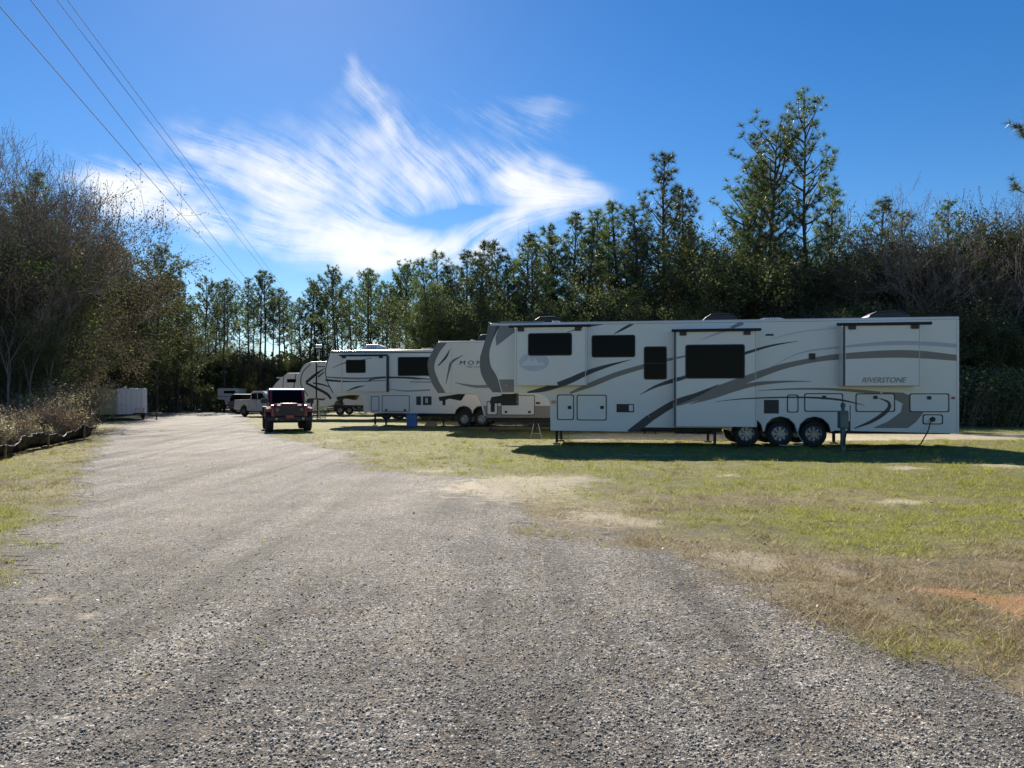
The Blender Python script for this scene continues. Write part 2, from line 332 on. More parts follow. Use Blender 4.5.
def ground_material():
    m = bpy.data.materials.new('gravel_and_grass'); m.use_nodes = True; t = m.node_tree; b = t.nodes['Principled BSDF']; L = t.links.new
    def at(n): a = N(t, 'Attribute'); a.attribute_name = n; return a.outputs['Fac']
    geo = N(t, 'NewGeometry'); P = geo.outputs['Position']
    def noise(sc, det=5, ro=.6):
        n = N(t, 'TexNoise'); setin(n, Scale=sc, Detail=float(det), Roughness=ro); L(P, n.inputs['Vector']); return n.outputs[0]
    def ramp(f, *st):
        r = N(t, 'ValToRGB'); e = r.color_ramp.elements
        while len(e) < len(st): e.new(.5)
        for i, (p, c) in enumerate(st): e[i].position = p; e[i].color = (*c, 1) if not isinstance(c, float) else (c, c, c, 1)
        L(f, r.inputs[0]); return r.outputs[0]
    def mix(f, a, c, mode='MIX'):
        x = N(t, 'MixRGB'); x.blend_type = mode
        for i, s in ((0, f), (1, a), (2, c)):
            if hasattr(s, 'links'): L(s, x.inputs[i])
            else: x.inputs[i].default_value = s if i == 0 else (*s, 1)
        return x.outputs[0]
    def math_(op, a, c=0.0, cl=False):
        x = N(t, 'Math'); x.operation = op; x.use_clamp = cl
        for i, s in ((0, a), (1, c)):
            if hasattr(s, 'links'): L(s, x.inputs[i])
            else: x.inputs[i].default_value = s
        return x.outputs[0]
    def vor(sc, feat='F1'):
        v = N(t, 'TexVoronoi'); v.feature = feat; setin(v, Scale=sc, Randomness=1.0)
        # warp a little so that cells are not regular
        L(P, v.inputs['Vector']); return v
    v1 = vor(72.0); v2 = vor(135.0); v3 = vor(26.0)
    sep = N(t, 'SeparateColor'); L(v1.outputs['Color'], sep.inputs[0]); sp2 = N(t, 'SeparateColor'); L(v2.outputs['Color'], sp2.inputs[0])
    g1 = ramp(sep.outputs[0], (0, (.05, .05, .05)), (.3, (.135, .127, .118)), (.7, (.32, .295, .26)), (1, (.76, .71, .63)))
    g2 = ramp(sp2.outputs[1], (0, (.05, .046, .04)), (.5, (.20, .18, .155)), (1, (.54, .48, .40)))
    pick = ramp(sep.outputs[2], (.42, 0.0), (.46, 1.0))
    gcol = mix(pick, g1, g2)
    crev_shade = ramp(v1.outputs['Distance'], (.0, 1.0), (.6, .85), (.95, .4))  # shadow between the stones, painted as darker cell borders
    gcol = mix(1.0, gcol, crev_shade, 'MULTIPLY')
    big = ramp(noise(.8, 7, .68), (.32, .66), (.5, .98), (.68, 1.2)); gcol = mix(1.0, gcol, big, 'MULTIPLY')
    clump = noise(13, 7, .8); gcol = mix(1.0, gcol, ramp(clump, (.30, .45), (.47, .95), (.62, 1.35)), 'MULTIPLY')
    mpn = N(t, 'Mapping'); mpn.inputs['Rotation'].default_value = (0, 0, R(-17)); mpn.inputs['Scale'].default_value = (1.7, .09, 1); L(P, mpn.inputs['Vector'])
    rn = N(t, 'TexNoise'); setin(rn, Scale=1.0, Detail=6.0, Roughness=.6); L(mpn.outputs[0], rn.inputs['Vector']); rut = ramp(rn.outputs[0], (.34, .60), (.48, 1.0), (.66, 1.25)); gcol = mix(1.0, gcol, rut, 'MULTIPLY')
    dusty = mix(noise(70, 5, .7), (.17, .148, .115), (.36, .315, .245))
    dm = math_('MULTIPLY', at('dust'), math_('ADD', math_('MULTIPLY', noise(14, 5), 1.6), -.2), True)
    brn = ramp(noise(2.2, 8, .72), (.46, 0.0), (.62, 1.0)); gcol = mix(math_('MULTIPLY', brn, .55), gcol, mix(1.0, gcol, (.86, .74, .60), 'MULTIPLY'))
    spk = ramp(sp2.outputs[0], (0, .45), (.5, .95), (.9, 1.15), (1, 1.7)); dusty = mix(1.0, dusty, spk, 'MULTIPLY')
    dusty = mix(1.0, dusty, mix(1.0, rut, ramp(clump, (.3, .62), (.62, 1.3)), 'MULTIPLY'), 'MULTIPLY'); gcol = mix(math_('MULTIPLY', dm, .6), gcol, dusty)
    fleck = ramp(noise(210, 2, .6), (.34, .45), (.5, 1.0), (.68, 1.35)); gcol = mix(1.0, gcol, fleck, 'MULTIPLY')
    # grass soil
    fine = noise(140, 4, .75); mid = noise(22, 5, .7)
    straw = mix(fine, (.15, .115, .055), (.54, .43, .24)); grn = mix(fine, (.06, .072, .011), (.40, .385, .08))
    gm = math_('ADD', at('green'), math_('MULTIPLY', math_('ADD', mid, -.5), 1.8), True)
    soil = mix(gm, straw, grn)
    dirt = ramp(math_('ADD', noise(3.2, 8, .75), math_('MULTIPLY', math_('ADD', fine, -.5), .5)), (.46, 0.0), (.60, 1.0))
    soil = mix(math_('MULTIPLY', dirt, .85), soil, mix(noise(60, 5, .8), (.07, .055, .035), (.28, .225, .15)))
    soil = mix(1.0, soil, ramp(noise(26, 7, .8), (.34, .5), (.5, 1.0), (.64, 1.3)), 'MULTIPLY')
    # masks with ragged edges
    rag = math_('ADD', math_('MULTIPLY', noise(7, 8, .75), 1.0), -.5)
    gmask = math_('ADD', at('gravel'), math_('MULTIPLY', rag, 1.5)); gmask = ramp(gmask, (.36, 0.0), (.62, 1.0))
    peb = ramp(sep.outputs[1], (.70, 0.0), (.74, 1.0))
    halo = math_('MULTIPLY', peb, ramp(at('gravel'), (.0, 0.0), (.5, 1.0)))
    gmask = math_('MAXIMUM', gmask, math_('MULTIPLY', halo, .9))
    col = mix(gmask, soil, gcol)
    sandc = mix(noise(90, 5), (.40, .33, .225), (.68, .58, .42))
    sm = math_('ADD', at('sand'), math_('MULTIPLY', math_('ADD', math_('MULTIPLY', rag, .6), math_('MULTIPLY', math_('ADD', noise(2.6, 9, .78), -.5), .9)), 2.4)); sm = math_('MULTIPLY', ramp(sm, (.45, 0.0), (.95, 1.0)), .85)
    col = mix(sm, col, sandc)
    om = math_('ADD', at('orange'), math_('MULTIPLY', rag, 1.2)); om = math_('MULTIPLY', ramp(om, (.35, 0.0), (.9, 1.0)), .8)
    col = mix(om, col, mix(noise(80, 4), (.42, .20, .08), (.68, .38, .18)))
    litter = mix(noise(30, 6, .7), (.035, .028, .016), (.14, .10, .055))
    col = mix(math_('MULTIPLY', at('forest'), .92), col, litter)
    col = mix(1.0, col, ramp(noise(.28, 4, .6), (.3, .8), (.7, 1.15)), 'MULTIPLY')
    L(col, b.inputs['Base Color']); setin(b, Roughness=.85); b.inputs['Specular IOR Level'].default_value = .25
    # relief
    hv = math_('MULTIPLY', math_('SUBTRACT', .9, v1.outputs['Distance']), math_('ADD', sep.outputs[0], .35))
    hv = math_('ADD', hv, math_('MULTIPLY', v2.outputs['Distance'], -.5))
    hv = math_('MULTIPLY', hv, math_('SUBTRACT', 1.0, math_('MULTIPLY', dm, .5)))
    hg = math_('ADD', math_('MULTIPLY', hv, .0055), math_('MULTIPLY', clump, .035)); hs_ = math_('ADD', math_('MULTIPLY', fine, .02), math_('MULTIPLY', mid, .05))
    hh = N(t, 'Mix'); L(gmask, hh.inputs[0]); L(hs_, hh.inputs[2]); L(hg, hh.inputs[3])
    bp = N(t, 'Bump'); setin(bp, Strength=1.0, Distance=1.0); L(hh.outputs[0], bp.inputs['Height']); L(bp.outputs[0], b.inputs['Normal'])
    return m
GM = ground_material()
def sheet(name, sel, dz):
    h_, w_ = GX.shape; idx = np.arange(h_ * w_).reshape(h_, w_); Q = np.stack([idx[:-1, :-1], idx[:-1, 1:], idx[1:, 1:], idx[1:, :-1]], -1).reshape(-1, 4)
    if sel is not None: Q = Q[sel.ravel()[Q].min(1) > .5]
    used = np.unique(Q); mp = np.zeros(h_ * w_, int); mp[used] = np.arange(len(used))
    V = np.stack([GX, GY, GZ + dz], -1).reshape(-1, 3)[used]
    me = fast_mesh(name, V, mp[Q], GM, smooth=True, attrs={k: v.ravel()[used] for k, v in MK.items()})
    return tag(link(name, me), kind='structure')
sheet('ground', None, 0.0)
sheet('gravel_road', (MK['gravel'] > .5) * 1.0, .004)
sheet('dirt_track', ((MK['loop'] > .5) & (MK['gravel'] < .1)) * 1.0, .004)

def samp(n, ylo, yhi, margin=.12, pw=1.0):
    """points in the view wedge, denser close to the camera"""
    u = rng.random(n)
    Y = (ylo ** (-pw) + u * (yhi ** (-pw) - ylo ** (-pw))) ** (-1 / pw) if pw else ylo + u * (yhi - ylo)
    X = (rng.random(n) * 2 - 1) * (.692 + margin) * Y * 1.0 + 0; return X, Y

# loose stones
def pebbles():
    n = 60000; X, Y = samp(n, 2.3, 9, pw=1.0); g = masks(X, Y); keep = (g['gravel'] * 1.05 + .02 - .6 * g['dust'] * .4 > rng.random(n)) & (g['sand'] < .5) & (rng.random(n) > sstep(4, 9, Y))
    X = X[keep]; Y = Y[keep]; gg = g['gravel'][keep]; n = len(X)
    Z = hgt(X, Y, gg) + .004
    s = (.003 + .0062 * rng.random(n) ** 3) * (1 + Y / 26)
    base = np.array([(1, 0, 0), (0, 1, 0), (-1, 0, 0), (0, -1, 0), (0, 0, .75), (0, 0, -.4)])
    v = base[None] * (.65 + .7 * rng.random((n, 6, 1))) + (rng.random((n, 6, 3)) - .5) * .3
    a = rng.random(n) * 6.28; ca, sa = np.cos(a)[:, None], np.sin(a)[:, None]
    v = np.stack([v[..., 0] * ca - v[..., 1] * sa, (v[..., 0] * sa + v[..., 1] * ca) * .8, v[..., 2]], -1) * s[:, None, None]
    v += np.stack([X, Y, Z + s * .25], -1)[:, None]
    f = np.array([(0, 1, 4), (1, 2, 4), (2, 3, 4), (3, 0, 4), (1, 0, 5), (2, 1, 5), (3, 2, 5), (0, 3, 5)])
    Fc = (f[None] + np.arange(n)[:, None, None] * 6).reshape(-1, 3)
    m = bpy.data.materials.new('stone'); m.use_nodes = True; t = m.node_tree; b = t.nodes['Principled BSDF']
    at = N(t, 'Attribute'); at.attribute_name = 'rnd'; cr = N(t, 'ValToRGB'); e = cr.color_ramp.elements
    e[0].color = (.13, .12, .105, 1); e[1].color = (.66, .61, .52, 1); x = e.new(.4); x.color = (.25, .225, .19, 1); x = e.new(.8); x.color = (.42, .375, .31, 1)
    t.links.new(at.outputs['Fac'], cr.inputs[0]); t.links.new(cr.outputs[0], b.inputs['Base Color']); setin(b, Roughness=.7)
    me = fast_mesh('gravel_stones', v.reshape(-1, 3), Fc, m, rnd=np.repeat(rng.random(n), 6))
    tag(link('gravel_stones', me), 'loose grey stones scattered over the gravel road', 'gravel', kind='stuff')
pebbles()

def blades(X, Y, Z, hgt_, wid, lean):
    n = len(X); a = rng.random(n) * 6.283; b = rng.random(n) * 6.283; l = lean * (.3 + rng.random(n))
    base = np.stack([X, Y, Z], -1); s = np.stack([np.cos(a), np.sin(a), 0 * a], -1) * (wid / 2)[:, None]
    tip = base + np.stack([np.cos(b) * l * hgt_, np.sin(b) * l * hgt_, hgt_], -1)
    return np.stack([base - s, base + s, tip], 1)
GRM = leafmat('grass_blade', (.14, .155, .024), (.46, .44, .085), None, transl=.45, gloss=.03)
STM = leafmat('straw_blade', (.26, .20, .09), (.64, .53, .31), None, transl=.35, gloss=.03)
def grass():
    n = 520000; X, Y = samp(n, 3.6, 34, margin=.06, pw=.25)
    tx, ty = samp(1500, 4.0, 26, margin=.06, pw=.3); tn = 46; sp = .035 + .05 * rng.random(1500)
    X = np.concatenate([X, np.repeat(tx, tn) + rng.normal(size=1500 * tn) * np.repeat(sp, tn)]); Y = np.concatenate([Y, np.repeat(ty, tn) + rng.normal(size=1500 * tn) * np.repeat(sp, tn)])
    tuft = np.concatenate([np.zeros(n), np.ones(1500 * tn)]); n = len(X); g = masks(X, Y)
    dens = (1 - g['gravel']) ** 1.5 * (1 - .93 * g['sand']) * (1 - .9 * g['orange']) * (1 - g['forest']); patch = vnoise(X + 90, Y + 90, 2.2, 77, 3)
    dens = dens * (.12 + 1.1 * sstep(.38, .60, patch)) 
    k = np.where(tuft > 0, (1 - g['gravel'] * .93) * (1 - g['forest']) * (1 - .85 * g['sand']) * (1 - .9 * g['orange']), dens) > rng.random(n); X, Y, tuft = X[k], Y[k], tuft[k]; green = g['green'][k]; gg = g['gravel'][k]
    Z = hgt(X, Y, gg) - .004; n = len(X)
    pt = vnoise(X + 50, Y + 50, 1.1, 78, 3) - .5
    isg = (green * .9 + pt * 2.2 + .02) > rng.random(n)
    tf = vnoise(X + 20, Y + 20, 3.3, 79, 2)
    h_ = (.012 + .036 * rng.random(n) ** 1.8) * (.5 + 1.1 * tf) * (1 + Y / 40) * (1 + .75 * tuft); wd = .0030 + .00034 * Y
    T = blades(X, Y, Z, h_, wd + 0 * X, 1.4 + 0 * X)
    T2 = T.copy()
    for nm, sel, m, lab in (('grass', isg, GRM, 'short green grass of the verge and parking field'), ('dry_grass', ~isg, STM, 'dry straw coloured grass among the green')):
        V = T[sel]; q = len(V); me = fast_mesh(nm, V.reshape(-1, 3), np.arange(q * 3).reshape(-1, 3), m, rnd=np.repeat(rng.random(q), 3))
        tag(link(nm, me), lab, 'grass', kind='stuff')
grass()
def leaf_quads(P, D, ln, wd, up=None):
    """diamond leaves; P base, D direction"""
    n = len(P); r_ = rng.normal(size=(n, 3)); s = np.cross(D, r_); s /= (np.linalg.norm(s, axis=1)[:, None] + 1e-9)
    ln = np.broadcast_to(ln, n)[:, None]; wd = np.broadcast_to(wd, n)[:, None]; m_ = P + D * ln * .5
    V = np.stack([P, m_ + s * wd * .5, P + D * ln, m_ - s * wd * .5], 1).reshape(-1, 3)
    return V, np.arange(n * 4).reshape(-1, 4)
def fallen():
    n = 3800; X, Y = samp(n, 4.5, 30, pw=.2); g = masks(X, Y); L = edge_x(Lp, Y, .25, -.35)
    k = ((1 - g['gravel'] * .93) * (.3 + .9 * np.exp(-((X - L) / 2.5) ** 2))) > rng.random(n); X, Y = X[k], Y[k]; n = len(X)
    Z = hgt(X, Y, g['gravel'][k]) + .012; D = rng.normal(size=(n, 3)); D[:, 2] *= .25; D /= np.linalg.norm(D, axis=1)[:, None]
    V, Fc = leaf_quads(np.stack([X, Y, Z], -1), D, .022 + .022 * rng.random(n), .014 + .01 * rng.random(n))
    m = leafmat('dead_leaf', (.10, .06, .03), (.30, .19, .10), None, .2, .04)
    tag(link('fallen_leaves', fast_mesh('fallen_leaves', V, Fc, m, rnd=np.repeat(rng.random(n), 4))), 'brown fallen leaves lying on the verge and field', 'leaves', kind='stuff')
fallen()

# ------------------------------------------------------------------ trees
BARK = mat('pine_bark', (.075, .058, .045), .9, var=.45, vscale=9, bump=.8, bscale=14)
BARK2 = mat('grey_bark', (.085, .075, .066), .9, var=.4, vscale=8, bump=.6, bscale=18)
TWIG = mat('twig_bark', (.20, .17, .145), .9, var=.4)
NEEDLE = leafmat('pine_needles', (.030, .056, .016), (.13, .175, .045), (.24, .25, .10), .42, .08, .4)
LEAFD = leafmat('dark_leaves', (.026, .040, .013), (.12, .145, .038), (.24, .22, .09), .45, .04, .5)
LEAFB = leafmat('brown_leaves', (.045, .040, .022), (.13, .105, .058), (.19, .15, .085), .4, .025, .5)
LEAFT = leafmat('tan_leaves', (.20, .18, .08), (.38, .34, .18), (.5, .44, .28), .5, .05)
LEAFW = leafmat('dry_weed_leaves', (.12, .085, .05), (.30, .22, .13), (.42, .33, .2), .5, .03)

def tubes(segs, mats=None):
    """segs: list of (points, radii, sides) -> V, F quads"""
    V = []; Q = []; o = 0
    for P, rr, n in segs:
        P = np.asarray(P, float); d = np.gradient(P, axis=0); d /= (np.linalg.norm(d, axis=1)[:, None] + 1e-9)
        ref = np.array((0, 0, 1.)) if abs(d[0][2]) < .8 else np.array((1., 0, 0)); u = np.cross(d, ref); u /= (np.linalg.norm(u, axis=1)[:, None] + 1e-9); q = np.cross(d, u)
        a = np.arange(n) * 2 * pi / n; ring = np.cos(a)[None, :, None] * u[:, None] + np.sin(a)[None, :, None] * q[:, None]
        v = P[:, None] + ring * np.asarray(rr)[:, None, None]; V.append(v.reshape(-1, 3)); k = len(P)
        i = np.arange(k - 1)[:, None] * n; j = np.arange(n)[None]; j2 = (j + 1) % n
        Q.append(np.stack([i + j, i + j2, i + n + j2, i + n + j], -1).reshape(-1, 4) + o); o += k * n
    return np.concatenate(V), np.concatenate(Q)
def needles(P, D, n, ln, wd, spread, rs):
    """tufts: at each P, n needles around D"""
    k = len(P); v = rs.normal(size=(k, n, 3)); v /= np.linalg.norm(v, axis=2)[..., None]; v = v * spread + D[:, None]; v /= np.linalg.norm(v, axis=2)[..., None]
    r_ = rs.normal(size=(k, n, 3)); s = np.cross(v, r_); s /= (np.linalg.norm(s, axis=2)[..., None] + 1e-9); l = ln * (.6 + .6 * rs.random((k, n, 1)))
    B = P[:, None] + v * .02; V = np.stack([B - s * wd / 2, B + s * wd / 2, B + v * l], 2).reshape(-1, 3)
    return V, np.arange(k * n * 3).reshape(-1, 3), np.repeat(np.clip(np.repeat(rs.random(k), n) * .6 + rs.random(k * n) * .4, 0, 1), 3)
def make_pine(seed, h=14, r0=.16, c0=.35, L=2.6, nb=46, shape='cone', tuft=18, tl=.26, tw=.028, stubs=6, dens=1.0):
    rs = np.random.default_rng(seed); segs = []; tp = []; td = []
    zz = np.linspace(0, h, 14); bend = rs.normal(size=2) * .02 * h; ph = rs.random(2) * 6
    tx = bend[0] * (zz / h) ** 2 + .05 * np.sin(zz * .7 + ph[0]); ty = bend[1] * (zz / h) ** 2 + .05 * np.sin(zz * .6 + ph[1])
    segs.append((np.stack([tx, ty, zz], -1), r0 * (1 - zz / h) ** .8 + .012, 8)); az = rs.random() * 6
    def at(z): return np.array([np.interp(z, zz, tx), np.interp(z, zz, ty), z])
    for i in range(nb):
        s = ((i + rs.random() * .8) / nb); z = h * (c0 + (1 - c0) * s * .985); az += 2.4 + rs.normal() * .4
        if shape == 'cone': l = L * (1 - s) ** .62 * (.5 + .6 * rs.random()) + .35
        elif shape == 'round': l = L * (max(0, sin(pi * (.12 + .88 * s) ** .9)) ** .7) * (.5 + .6 * rs.random()) + .25
        else: l = L * (.45 + .75 * s) * (1.02 - s) ** .38 * (.45 + .7 * rs.random()) + .35
        up = R(8 + 48 * s + rs.normal() * 10); k = 6; p = at(z); d = np.array([cos(az) * cos(up), sin(az) * cos(up), sin(up)]); pts = [p]
        for q in range(k):
            d = d + np.array([rs.normal() * .12, rs.normal() * .12, .07 + rs.normal() * .07]); d /= np.linalg.norm(d); p = p + d * l / k; pts.append(p)
        rb = max(.012, .012 + .018 * l * (r0 / .16)); segs.append((pts, np.linspace(rb, .007, k + 1), 4)); tp.append(pts[-1]); td.append(d)
        nt_ = max(2, int(l * 3.1 * dens))
        for q in range(nt_):
            f = .3 + .68 * (q + rs.random()) / nt_; j = f * k; a0 = pts[int(j)]; b0 = pts[min(k, int(j) + 1)]; b_ = a0 + (b0 - a0) * (j - int(j))
            tl_ = l * (.14 + .22 * rs.random()) * (1.2 - f * .5) + .1; sd = np.cross(d, (0, 0, 1)); sd /= np.linalg.norm(sd) + 1e-9
            dd = d * .7 + sd * (1 if rs.random() < .5 else -1) * (.4 + .7 * rs.random()) + np.array([0, 0, .25 + rs.normal() * .3]); dd /= np.linalg.norm(dd)
            m_ = b_ + dd * tl_ * .5; e = b_ + (dd + np.array([0, 0, .15])) * tl_; segs.append(([b_, m_, e], [.009, .007, .005], 3)); tp.append(e); td.append(dd)
            if tl_ > .45: tp.append(m_); td.append(dd)
    for q in range(3): tp.append(at(h) + np.array([0, 0, .05 - q * .2])); td.append(np.array([0, 0, 1.]))
    for q in range(stubs):
        z = h * rs.uniform(.08, max(c0, .12)); a = rs.random() * 6.28; l = rs.uniform(.3, 1.1); p = at(z)
        segs.append(([p, p + np.array([cos(a) * l * .6, sin(a) * l * .6, .05]), p + np.array([cos(a) * l, sin(a) * l, rs.normal() * .2])], [.018, .012, .005], 3))
    V, Q = tubes(segs); T = fast_mesh('trunk', V, Q, BARK, smooth=True)
    V, Q, rn = needles(np.array(tp), np.array(td), tuft, tl, tw, 1.15, rs); C = fast_mesh('crown', V, Q, NEEDLE, rnd=rn); return T, C
def grow(rs, p, d, l, r, dep, segs, ends, up=.1, wob=.22, kids=(2, 3), shrink=.72, ang=.75):
    k = 4 if dep > 2 else 3; pts = [p]; 
    for q in range(k):
        d = d + rs.normal(size=3) * wob * .6 + np.array([0, 0, up * .5]); d = d / np.linalg.norm(d); p = p + d * l / k; pts.append(p)
    r2 = max(.009, r * .62); segs.append((pts, np.linspace(r, r2, k + 1), 7 if r > .08 else (4 if r > .02 else 3)))
    if dep <= 1: 
        for q in (1, 2, 3): ends.append((pts[min(q, k)], d))
    if dep == 0: return
    for q in range(rs.integers(kids[0], kids[1] + 1)):
        b = pts[-1] if q < 2 else pts[rs.integers(1, k)]; v = rs.normal(size=3); v -= v.dot(d) * d; v /= np.linalg.norm(v); nd = d + v * ang * (.5 + .8 * rs.random()); nd /= np.linalg.norm(nd)
        grow(rs, b, nd, l * shrink * (.75 + .5 * rs.random()), r2 * (.9 if q == 0 else .65), dep - 1, segs, ends, up, wob, kids, shrink, ang)
def make_broad(seed, h=9, r0=.16, dep=5, trunk=.22, leaves=5, lsz=.10, jit=.28, m=LEAFD, bark=BARK2, up=.12, kids=(2, 4), shrink=.75, limbs=3, ang=.8, filln=0, spread=2.2):
    rs = np.random.default_rng(seed); segs = []; ends = []; z0 = h * trunk
    segs.append(([(0, 0, 0), (.03 * h * rs.normal() * .3, .03, z0 * .5), (0, 0, z0)], [r0 * 1.25, r0, r0 * .85], 8)); l0 = h * (1 - trunk) * (1 - shrink) / (1 - shrink ** (dep + 1)) * 1.12
    for q in range(limbs):
        a = q * 2 * pi / limbs + rs.random(); tl = .12 + .4 * rs.random(); d = np.array([cos(a) * tl, sin(a) * tl, 1.]); d /= np.linalg.norm(d)
        grow(rs, np.array([0, 0, z0 * (.8 + .2 * rs.random())]), d, l0 * (.85 + .3 * rs.random()), r0 * .6, dep, segs, ends, up, .22, kids, shrink, ang)
    V, Q = tubes(segs); V[:, 2] = np.maximum(V[:, 2], .0); T = fast_mesh('trunk', V, Q, bark, smooth=True); E = np.array([e[0] for e in ends]); 
    if not leaves: return T, None
    P = np.repeat(E, leaves, 0); P = P + rs.normal(size=P.shape) * jit; cl = np.repeat(rs.random(len(E)), leaves)
    if filln:
        a = rs.random(filln) * 6.28; zf = rs.random(filln); rr_ = np.sqrt(rs.random(filln)) * spread * np.sin(pi * (.15 + .8 * zf)) ** .6
        P2 = np.stack([np.cos(a) * rr_, np.sin(a) * rr_, zf * h * .8], -1)
        P2 = P2[(vnoise(P2[:, 0] + 40, P2[:, 2] + 40, 1.1, seed) + .5 * vnoise(P2[:, 1] + 40, P2[:, 2] + 40, 1.3, seed + 1)) > .70]; P = np.concatenate([P, P2]); cl = np.concatenate([cl, rs.random(len(P2))])
    P = P[P[:, 2] > .05] if len(P) == len(cl) else P; cl = cl[:len(P)]; n = len(P)
    D = rs.normal(size=(n, 3)); D[:, 2] -= .3; D /= np.linalg.norm(D, axis=1)[:, None]; sz = lsz * (.6 + .8 * rs.random(n)); V, Q = leaf_quads(P, D, sz, sz * .6)
    C = fast_mesh('crown', V, Q, m, rnd=np.repeat(np.clip(cl * .6 + rs.random(n) * .4, 0, 1), 4)); return T, C

ML = {}
for i in range(3):
    ML['dense', i] = make_pine(100 + i, 14, .15, .10, 3.1, 88, 'cone', 22, .33, .034, 4, 1.0)
    ML['slim', i] = make_pine(110 + i, 16, .15, .54, 2.1, 36, 'round', 20, .32, .042, 12, 1.1)
ML['slim', 3] = make_pine(119, 16, .17, .56, 3.1, 40, 'round', 22, .33, .042, 9, 1.2)
ML['tall', 0] = make_pine(121, 20, .19, .33, 3.9, 54, 'open', 34, .40, .028, 8, .62)
ML['tall', 1] = make_pine(122, 18, .18, .30, 4.3, 60, 'open', 34, .40, .028, 8, .66)
ML['tall', 2] = make_pine(123, 15.5, .16, .2, 3.7, 72, 'cone', 34, .36, .026, 4, .72)
for i in range(4): ML['broad', i] = make_broad(200 + i, 10, .16, 5, .12, 7, .13, .24, LEAFD, filln=4200, spread=2.0, limbs=4)
for i in range(2): ML['brown', i] = make_broad(210 + i, 10, .17, 5, .18, 6, .09, .15, LEAFB, limbs=5)
for i in range(2): ML['bare', i] = make_broad(220 + i, 11, .27, 6, .16, 1, .06, .08, LEAFB, limbs=4, kids=(2, 3), shrink=.76, ang=.62, filln=0, bark=TWIG)
for i in range(2): ML['thin', i] = make_broad(230 + i, 9, .07, 4, .35, 1, .05, .2, LEAFB, limbs=3, kids=(2, 3), shrink=.72, ang=.5, bark=TWIG)
HB = {'dense': 14, 'slim': 16, 'broad': 10, 'brown': 10, 'bare': 11, 'thin': 9}
HT = {}
for kk, (T_, C_) in ML.items():
    zz_ = []
    for me_ in (T_, C_):
        if me_:
            a_ = np.zeros(len(me_.vertices) * 3, np.float32); me_.vertices.foreach_get('co', a_); zz_.append(np.percentile(a_.reshape(-1, 3)[:, 2], 99.7 if C_ else 99.9))
    HT[kk] = float(max(zz_))
KN = {'dense': 'pine_tree', 'slim': 'pine_tree', 'tall': 'pine_tree', 'broad': 'broadleaf_tree', 'brown': 'broadleaf_tree', 'bare': 'bare_tree', 'thin': 'bare_tree'}
def tree(kind, v, pxx, Y, top=None, h=None, label='', group=None, rz=None, wide=1.0):
    T, C = ML[kind, v]; hb = HT.get((kind, v), HB.get(kind)); X = (pxx - CX) / F * Y
    if h is None: h = H + (HY - top) / F * Y
    o = empty(KN[kind], (X, Y, -.03), rd.random() * 6.28 if rz is None else rz); s = h / hb; o.scale = (s * wide, s * wide, s)
    link('trunk', T, o)
    if C: link('crown', C, o)
    tag(o, label, 'tree', group); return o
# tree line far down the road
for i in range(44):
    x = 150 + 310 * (i + rd.random()) / 44; Y = rd.uniform(84, 104); top = 270 + rd.uniform(-6, 34) + (12 if x < 210 else 0)
    tree('slim' if rd.random() < .85 else 'dense', rd.randrange(3), x, Y, top, label='slender tall pine with bare lower trunk in the wood at the end of the road', group='slim pines at the end of the road')
for x, top, v in ((405, 261, 3), (336, 266, 3), (368, 268, 0), (224, 280, 1), (392, 290, 2)):
    tree('slim', v, x, 78, top, label={405: 'round crowned pine standing clear against the white cloud above the third trailer', 336: 'straight pine with a small dark crown above the white lamp', 368: 'pine with thin crown between two clearer pines over the third trailer',
         224: 'first tall pine to the right of the blue gap by the left trees', 392: 'shorter pine just left of the round crowned pine'}[x])
for i in range(40):
    x = 120 + 340 * (i + rd.random()) / 40; Y = rd.uniform(82, 92); tree('broad' if rd.random() < .8 else 'brown', rd.randrange(2) , x, Y, h=rd.uniform(4.0, 8), label='dark leafy tree of the undergrowth at the end of the road', group='undergrowth trees at the end of the road')
# pines behind second and third trailer
for i, (x, top) in enumerate([(428, 268), (440, 262), (452, 276), (466, 258), (478, 252), (488, 266), (500, 250), (510, 262), (521, 243), (533, 252), (545, 232), (556, 246), (572, 220), (586, 238), (597, 216), (610, 236), (622, 212), (634, 240), (640, 215), (700, 232), (716, 250), (690, 262)]):
    tree('dense', i % 3, x, 52 + (i * 7) % 9, top - 8, label='dark green pine in the close row between the round crowned pine and the tallest pines', group='row of dense pines behind the trailers', wide=1.2)
for i in range(24):
    x = 425 + 300 * (i + rd.random()) / 24; tree('broad', i % 4, x, rd.uniform(49, 56), h=rd.uniform(6.5, 9.5), label='low dark leafy tree under the dense pine row', group='leafy trees under the dense pine row')
